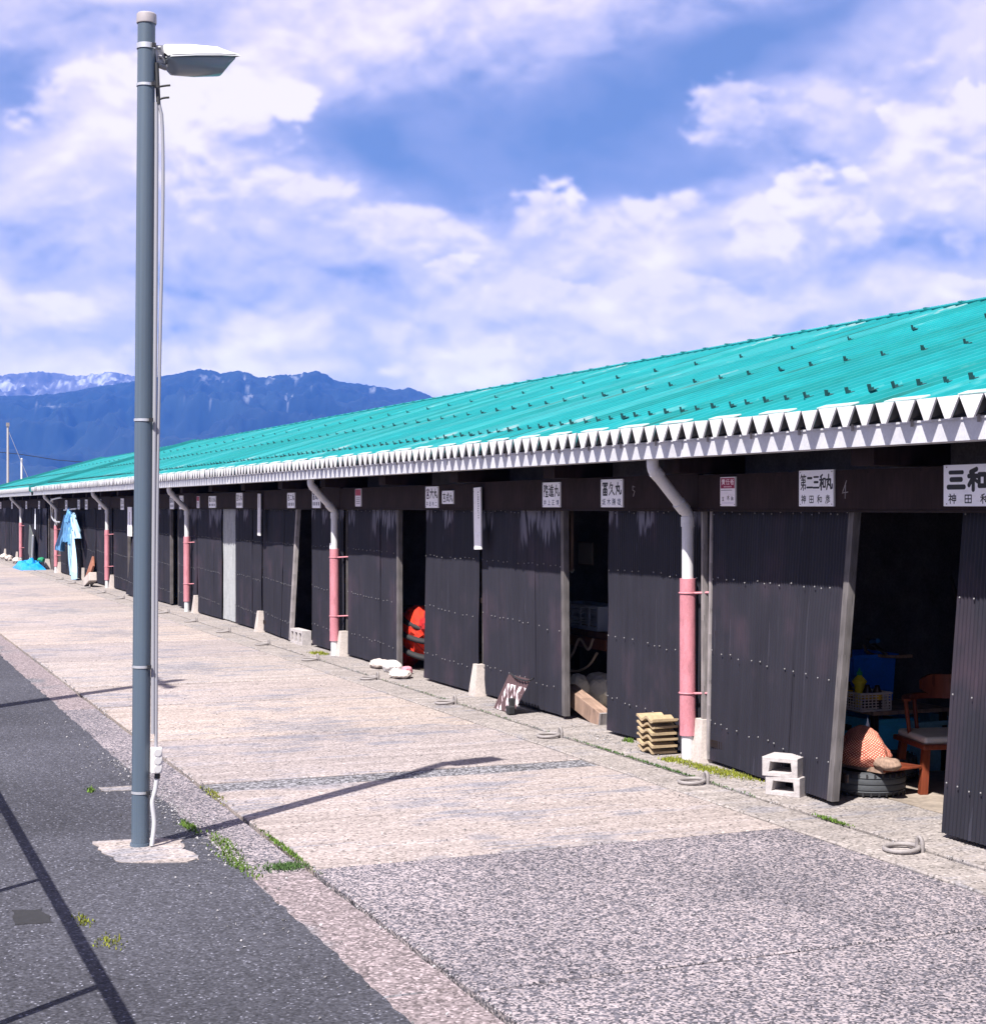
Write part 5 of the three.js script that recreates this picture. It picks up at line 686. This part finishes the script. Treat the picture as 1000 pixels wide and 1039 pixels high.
// ---------------------------------------------------------------- moss and weeds (matter seen in the joints)
{
  const bl = new THREE.BufferGeometry(); bl.setAttribute('position', new THREE.Float32BufferAttribute([-0.006, 0, 0, 0.006, 0, 0, 0.002, 0.02, 0.006, -0.003, 0, -0.005, 0.004, 0, 0.006, -0.006, 0.016, 0.002, 0.006, 0, -0.004, -0.004, 0, 0.004, 0.006, 0.013, 0.008], 3)); bl.computeVertexNormals();
  const m = new THREE.MeshStandardMaterial({ color: 0xffffff, roughness: 0.9 });
  const patches = []; // R, B, sR, sB, count, scale, colour
  const add = (R, B, sr, sb_, n, s, c) => patches.push([R, B, sr, sb_, n, s, c]); const G1 = [0.09, 0.16, 0.02], G2 = [0.19, 0.21, 0.015], G3 = [0.06, 0.12, 0.03];
  add(1.88, 8.0, 0.045, 0.3, 280, 0.8, G1); add(1.92, 8.45, 0.04, 0.25, 200, 0.8, G1); add(1.84, 8.95, 0.03, 0.14, 160, 0.9, G1); add(2.19, 8.2, 0.014, 0.42, 420, 0.7, G1); add(2.08, 7.78, 0.09, 0.07, 500, 0.7, G3); add(2.19, 9.9, 0.03, 0.25, 160, 0.7, G2);
  add(5.52, 9.55, 0.06, 0.3, 900, 0.75, G2); add(5.6, 9.3, 0.04, 0.26, 500, 0.75, G2); add(5.5, 10.0, 0.07, 0.1, 350, 0.9, G2); add(5.277, 9.6, 0.014, 0.7, 500, 0.7, G3); add(5.277, 7.75, 0.016, 0.14, 220, 0.8, G1); add(5.277, 10.6, 0.012, 0.6, 280, 0.6, G3); add(5.62, 10.95, 0.03, 0.06, 150, 1, G1); add(5.5, 18.95, 0.08, 0.2, 300, 1, G2);
  add(1.0, 7.1, 0.03, 0.1, 60, 0.7, G2); add(1.5, 10.35, 0.02, 0.06, 80, 0.9, G1); add(1.05, 6.7, 0.06, 0.12, 90, 0.6, G2); add(5.277, 14, 0.014, 2.5, 300, 0.6, G3);
  let tot = 0; patches.forEach((p) => tot += p[4]); const im = new THREE.InstancedMesh(bl, m, tot), M = new THREE.Matrix4(), q = new THREE.Quaternion(), e = new THREE.Euler(), col = new THREE.Color(); let i = 0; const gs = () => (rnd() + rnd() + rnd() - 1.5) * 1.15;
  for (const [R, B, sr, sB, n, s, c] of patches) for (let k = 0; k < n; k++) { e.set(rr(-.3, .3), rr(0, 6.3), rr(-.3, .3)); q.setFromEuler(e); const f = s * rr(0.5, 1.3); M.compose(V(R + gs() * sr, 0.003, -(B + gs() * sB)), q, V(f * 0.8, f * rr(0.5, 1.5), f * 0.8)); im.setMatrixAt(i, M); const t = rr(0.6, 1.35); im.setColorAt(i, col.setRGB(c[0] * t, c[1] * t * rr(0.9, 1.1), c[2] * t)); i++; }
  im.name = 'moss'; im.userData = { kind: 'stuff', label: 'green moss growing in the pavement joints', category: 'moss' }; im.castShadow = im.receiveShadow = true; scene.add(im);
}

{ // loose grit along the lane edge, the joint and the shed fronts
  const pg = new THREE.IcosahedronGeometry(1, 0), pm = new THREE.MeshStandardMaterial({ color: 0xffffff, roughness: 0.95 }), zones = [[1.88, 0.1, 7.9, 11.5, 1300], [2.19, 0.03, 5, 20, 900], [1.8, 0.3, 4.8, 14, 500], [5.5, 0.1, 8.8, 11.5, 700], [5.28, 0.03, 6, 20, 700], [5.58, 0.06, 11, 30, 900], [3.6, 1.2, 5, 16, 500]];
  let tot = 0; zones.forEach((z) => tot += z[4]); const im = new THREE.InstancedMesh(pg, pm, tot), M = new THREE.Matrix4(), q = new THREE.Quaternion(), e = new THREE.Euler(), c = new THREE.Color(); let i = 0;
  for (const [R, sr, b0, b1, n] of zones) for (let k = 0; k < n; k++) { e.set(rr(0, 6), rr(0, 6), rr(0, 6)); q.setFromEuler(e); const d = 0.0016 + 0.0052 * rnd() ** 3; M.compose(V(R + (rnd() + rnd() - 1) * sr * 1.4, d * 0.5 + 0.004, -(b0 + (b1 - b0) * rnd())), q, V(d, d * 0.7, d * 1.2)); im.setMatrixAt(i, M); const t = rr(0.06, 0.4); im.setColorAt(i++, c.setRGB(t * 1.03, t, t * 1.02)); }
  im.name = 'loose_grit'; im.userData = { kind: 'stuff', label: 'loose pale grit scattered along joints and edges', category: 'grit' }; scene.add(im);
}

// ---------------------------------------------------------------- hills and haze
function hills(name, prof, r0, rR, r1, forest, snowFn, seed, floor) {
  // prof: [azimuth from the shed axis in degrees, elevation of the skyline in degrees]
  const A0 = -40, A1 = 85, cols = 1800, rows = 90, pos = [], colr = [], idx = [];
  const at = (a) => { if (a <= prof[0][0]) return prof[0][1]; for (let i = 1; i < prof.length; i++) if (a <= prof[i][0]) { const t = (a - prof[i - 1][0]) / (prof[i][0] - prof[i - 1][0]); return mix(prof[i - 1][1], prof[i][1], t * 0.6 + fade(t) * 0.4); } return prof[prof.length - 1][1]; };
  for (let i = 0; i <= cols; i++) { const a = A0 + (A1 - A0) * i / cols, ar = a / 57.2958, edge = sst(a, A0, A0 + 12) * (1 - sst(a, A1 - 12, A1));
    const el = (at(a) + 0.05 * (fbm3(a * 3, seed, 0, 4) - .5) + 0.06 * (vnoise3(a * 14, seed, 5) - .5) + 0.04 * (vnoise3(a * 40, seed, 9) - 0.5)) * edge / 57.2958;
    for (let j = 0; j <= rows; j++) { const s = j / rows, r = r0 + (r1 - r0) * s; let h;
      const k = (r - r0) / (rR - r0), sx = Math.sin(ar) * r / 420, sz = Math.cos(ar) * r / 420, ridge = 1 - Math.abs(fbm3(sx * 1.8, seed, sz * 1.8, 5) - .5) * 3, top = Math.tan(el) * rR;
      if (k <= 1) { const f = Math.pow(k, 0.85), und = (ridge - 0.72) * 0.55 * Math.sin(Math.PI * k) * (1 - k * 0.4); h = top * clamp(f * (0.9 + und) + 0.1 * f * f * f + und * 0.35, 0, 1); const lim = Math.tan(el) * r * (k < 0.985 ? 0.985 - 0.05 * (1 - k) : 1); h = Math.min(h, lim); }
      else h = top * (1 - (k - 1) * 0.8);
      const micro = k < 0.98 ? (fbm3(sx * 12, seed + 3, sz * 12, 4) - .5) * top * 0.1 : 0;
      pos.push(Math.sin(ar) * r, floor + h + Math.max(-h, micro), -Math.cos(ar) * r);
      const n = fbm3(sx * 5, 9, sz * 5, 5), eh = Math.atan((floor + h - 1.8) / r) * 57.2958, n2 = vnoise3(a * 9, eh * 13, seed) * 0.6 + vnoise3(a * 20, eh * 26, seed + 4) * 0.4, sn = snowFn(a, Math.atan((floor + h - 1.8) / r) * 57.2958, n, n2, k), b = 0.15 + 1.0 * n + 0.8 * fbm3(sx * 22, 2, sz * 22, 3);
      colr.push(mix(forest[0] * b, 0.75, sn), mix(forest[1] * b, 0.76, sn), mix(forest[2] * b, 0.8, sn)); } }
  for (let i = 0; i < cols; i++) for (let j = 0; j < rows; j++) { const a = i * (rows + 1) + j; idx.push(a, a + 1, a + rows + 2, a, a + rows + 2, a + rows + 1); }
  const g = new THREE.BufferGeometry(); g.setAttribute('position', new THREE.Float32BufferAttribute(pos, 3)); g.setAttribute('color', new THREE.Float32BufferAttribute(colr, 3)); g.setIndex(idx); g.computeVertexNormals();
  return structure(name, g, new THREE.MeshStandardMaterial({ vertexColors: true, roughness: 1 }));
}
const DEG = (u, v) => { const a = Math.atan((u - 500) / 1625); return [a * 57.2958 + 22.35, Math.atan((514.5 - v) / 1625 * Math.cos(a)) * 57.2958]; };
const skyline = [[-400, 440], [-200, 415], [-60, 402], [0, 398], [40, 397], [75, 393], [100, 388], [137, 383], [165, 378], [180, 375.5], [195, 372], [205, 370.5], [216, 372], [226, 375], [240, 372.5], [248, 373.5], [262, 379], [272, 378.5], [285, 376], [296, 376.5], [310, 374.5], [322, 373], [330, 375.5], [341, 382], [352, 384.5], [366, 385.5], [380, 388], [400, 391.5], [408, 391], [416, 389.5], [428, 394], [440, 400], [449, 403], [458, 401.5], [466, 402], [500, 410], [600, 430], [800, 450], [1100, 470]].map(([u, v]) => DEG(u, v));
const spots = [[208, 386, 10, 2.5], [222, 383, 8, 2], [250, 392, 5, 6], [253, 402, 5, 4], [246, 386, 4, 3], [275, 387, 3, 4], [294, 407, 4, 5], [322, 393, 6, 3], [302, 384, 5, 2], [366, 388.5, 8, 1.5], [378, 396, 10, 1.5], [40, 411, 16, 1.5], [200, 406, 10, 1.5]].map(([u, v, s, t]) => [...DEG(u, v), s * 0.0353, t * 0.0353]);
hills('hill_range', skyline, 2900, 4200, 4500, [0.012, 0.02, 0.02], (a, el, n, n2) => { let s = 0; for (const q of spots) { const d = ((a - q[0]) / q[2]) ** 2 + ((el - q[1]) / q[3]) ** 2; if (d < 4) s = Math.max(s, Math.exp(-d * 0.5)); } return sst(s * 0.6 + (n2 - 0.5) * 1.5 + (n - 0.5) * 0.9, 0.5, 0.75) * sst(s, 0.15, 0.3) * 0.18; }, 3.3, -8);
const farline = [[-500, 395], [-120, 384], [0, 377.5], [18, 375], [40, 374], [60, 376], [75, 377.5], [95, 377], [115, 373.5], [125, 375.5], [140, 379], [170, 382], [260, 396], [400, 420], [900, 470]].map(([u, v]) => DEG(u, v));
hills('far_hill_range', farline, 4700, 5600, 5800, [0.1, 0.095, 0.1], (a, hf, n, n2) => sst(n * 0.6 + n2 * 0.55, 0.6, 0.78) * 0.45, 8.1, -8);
scene.fog = new THREE.FogExp2(new THREE.Color().setRGB(0.03, 0.235, 1), FOGD);
console.log('hills done');

shade(scene);
renderer.render(scene, camera);
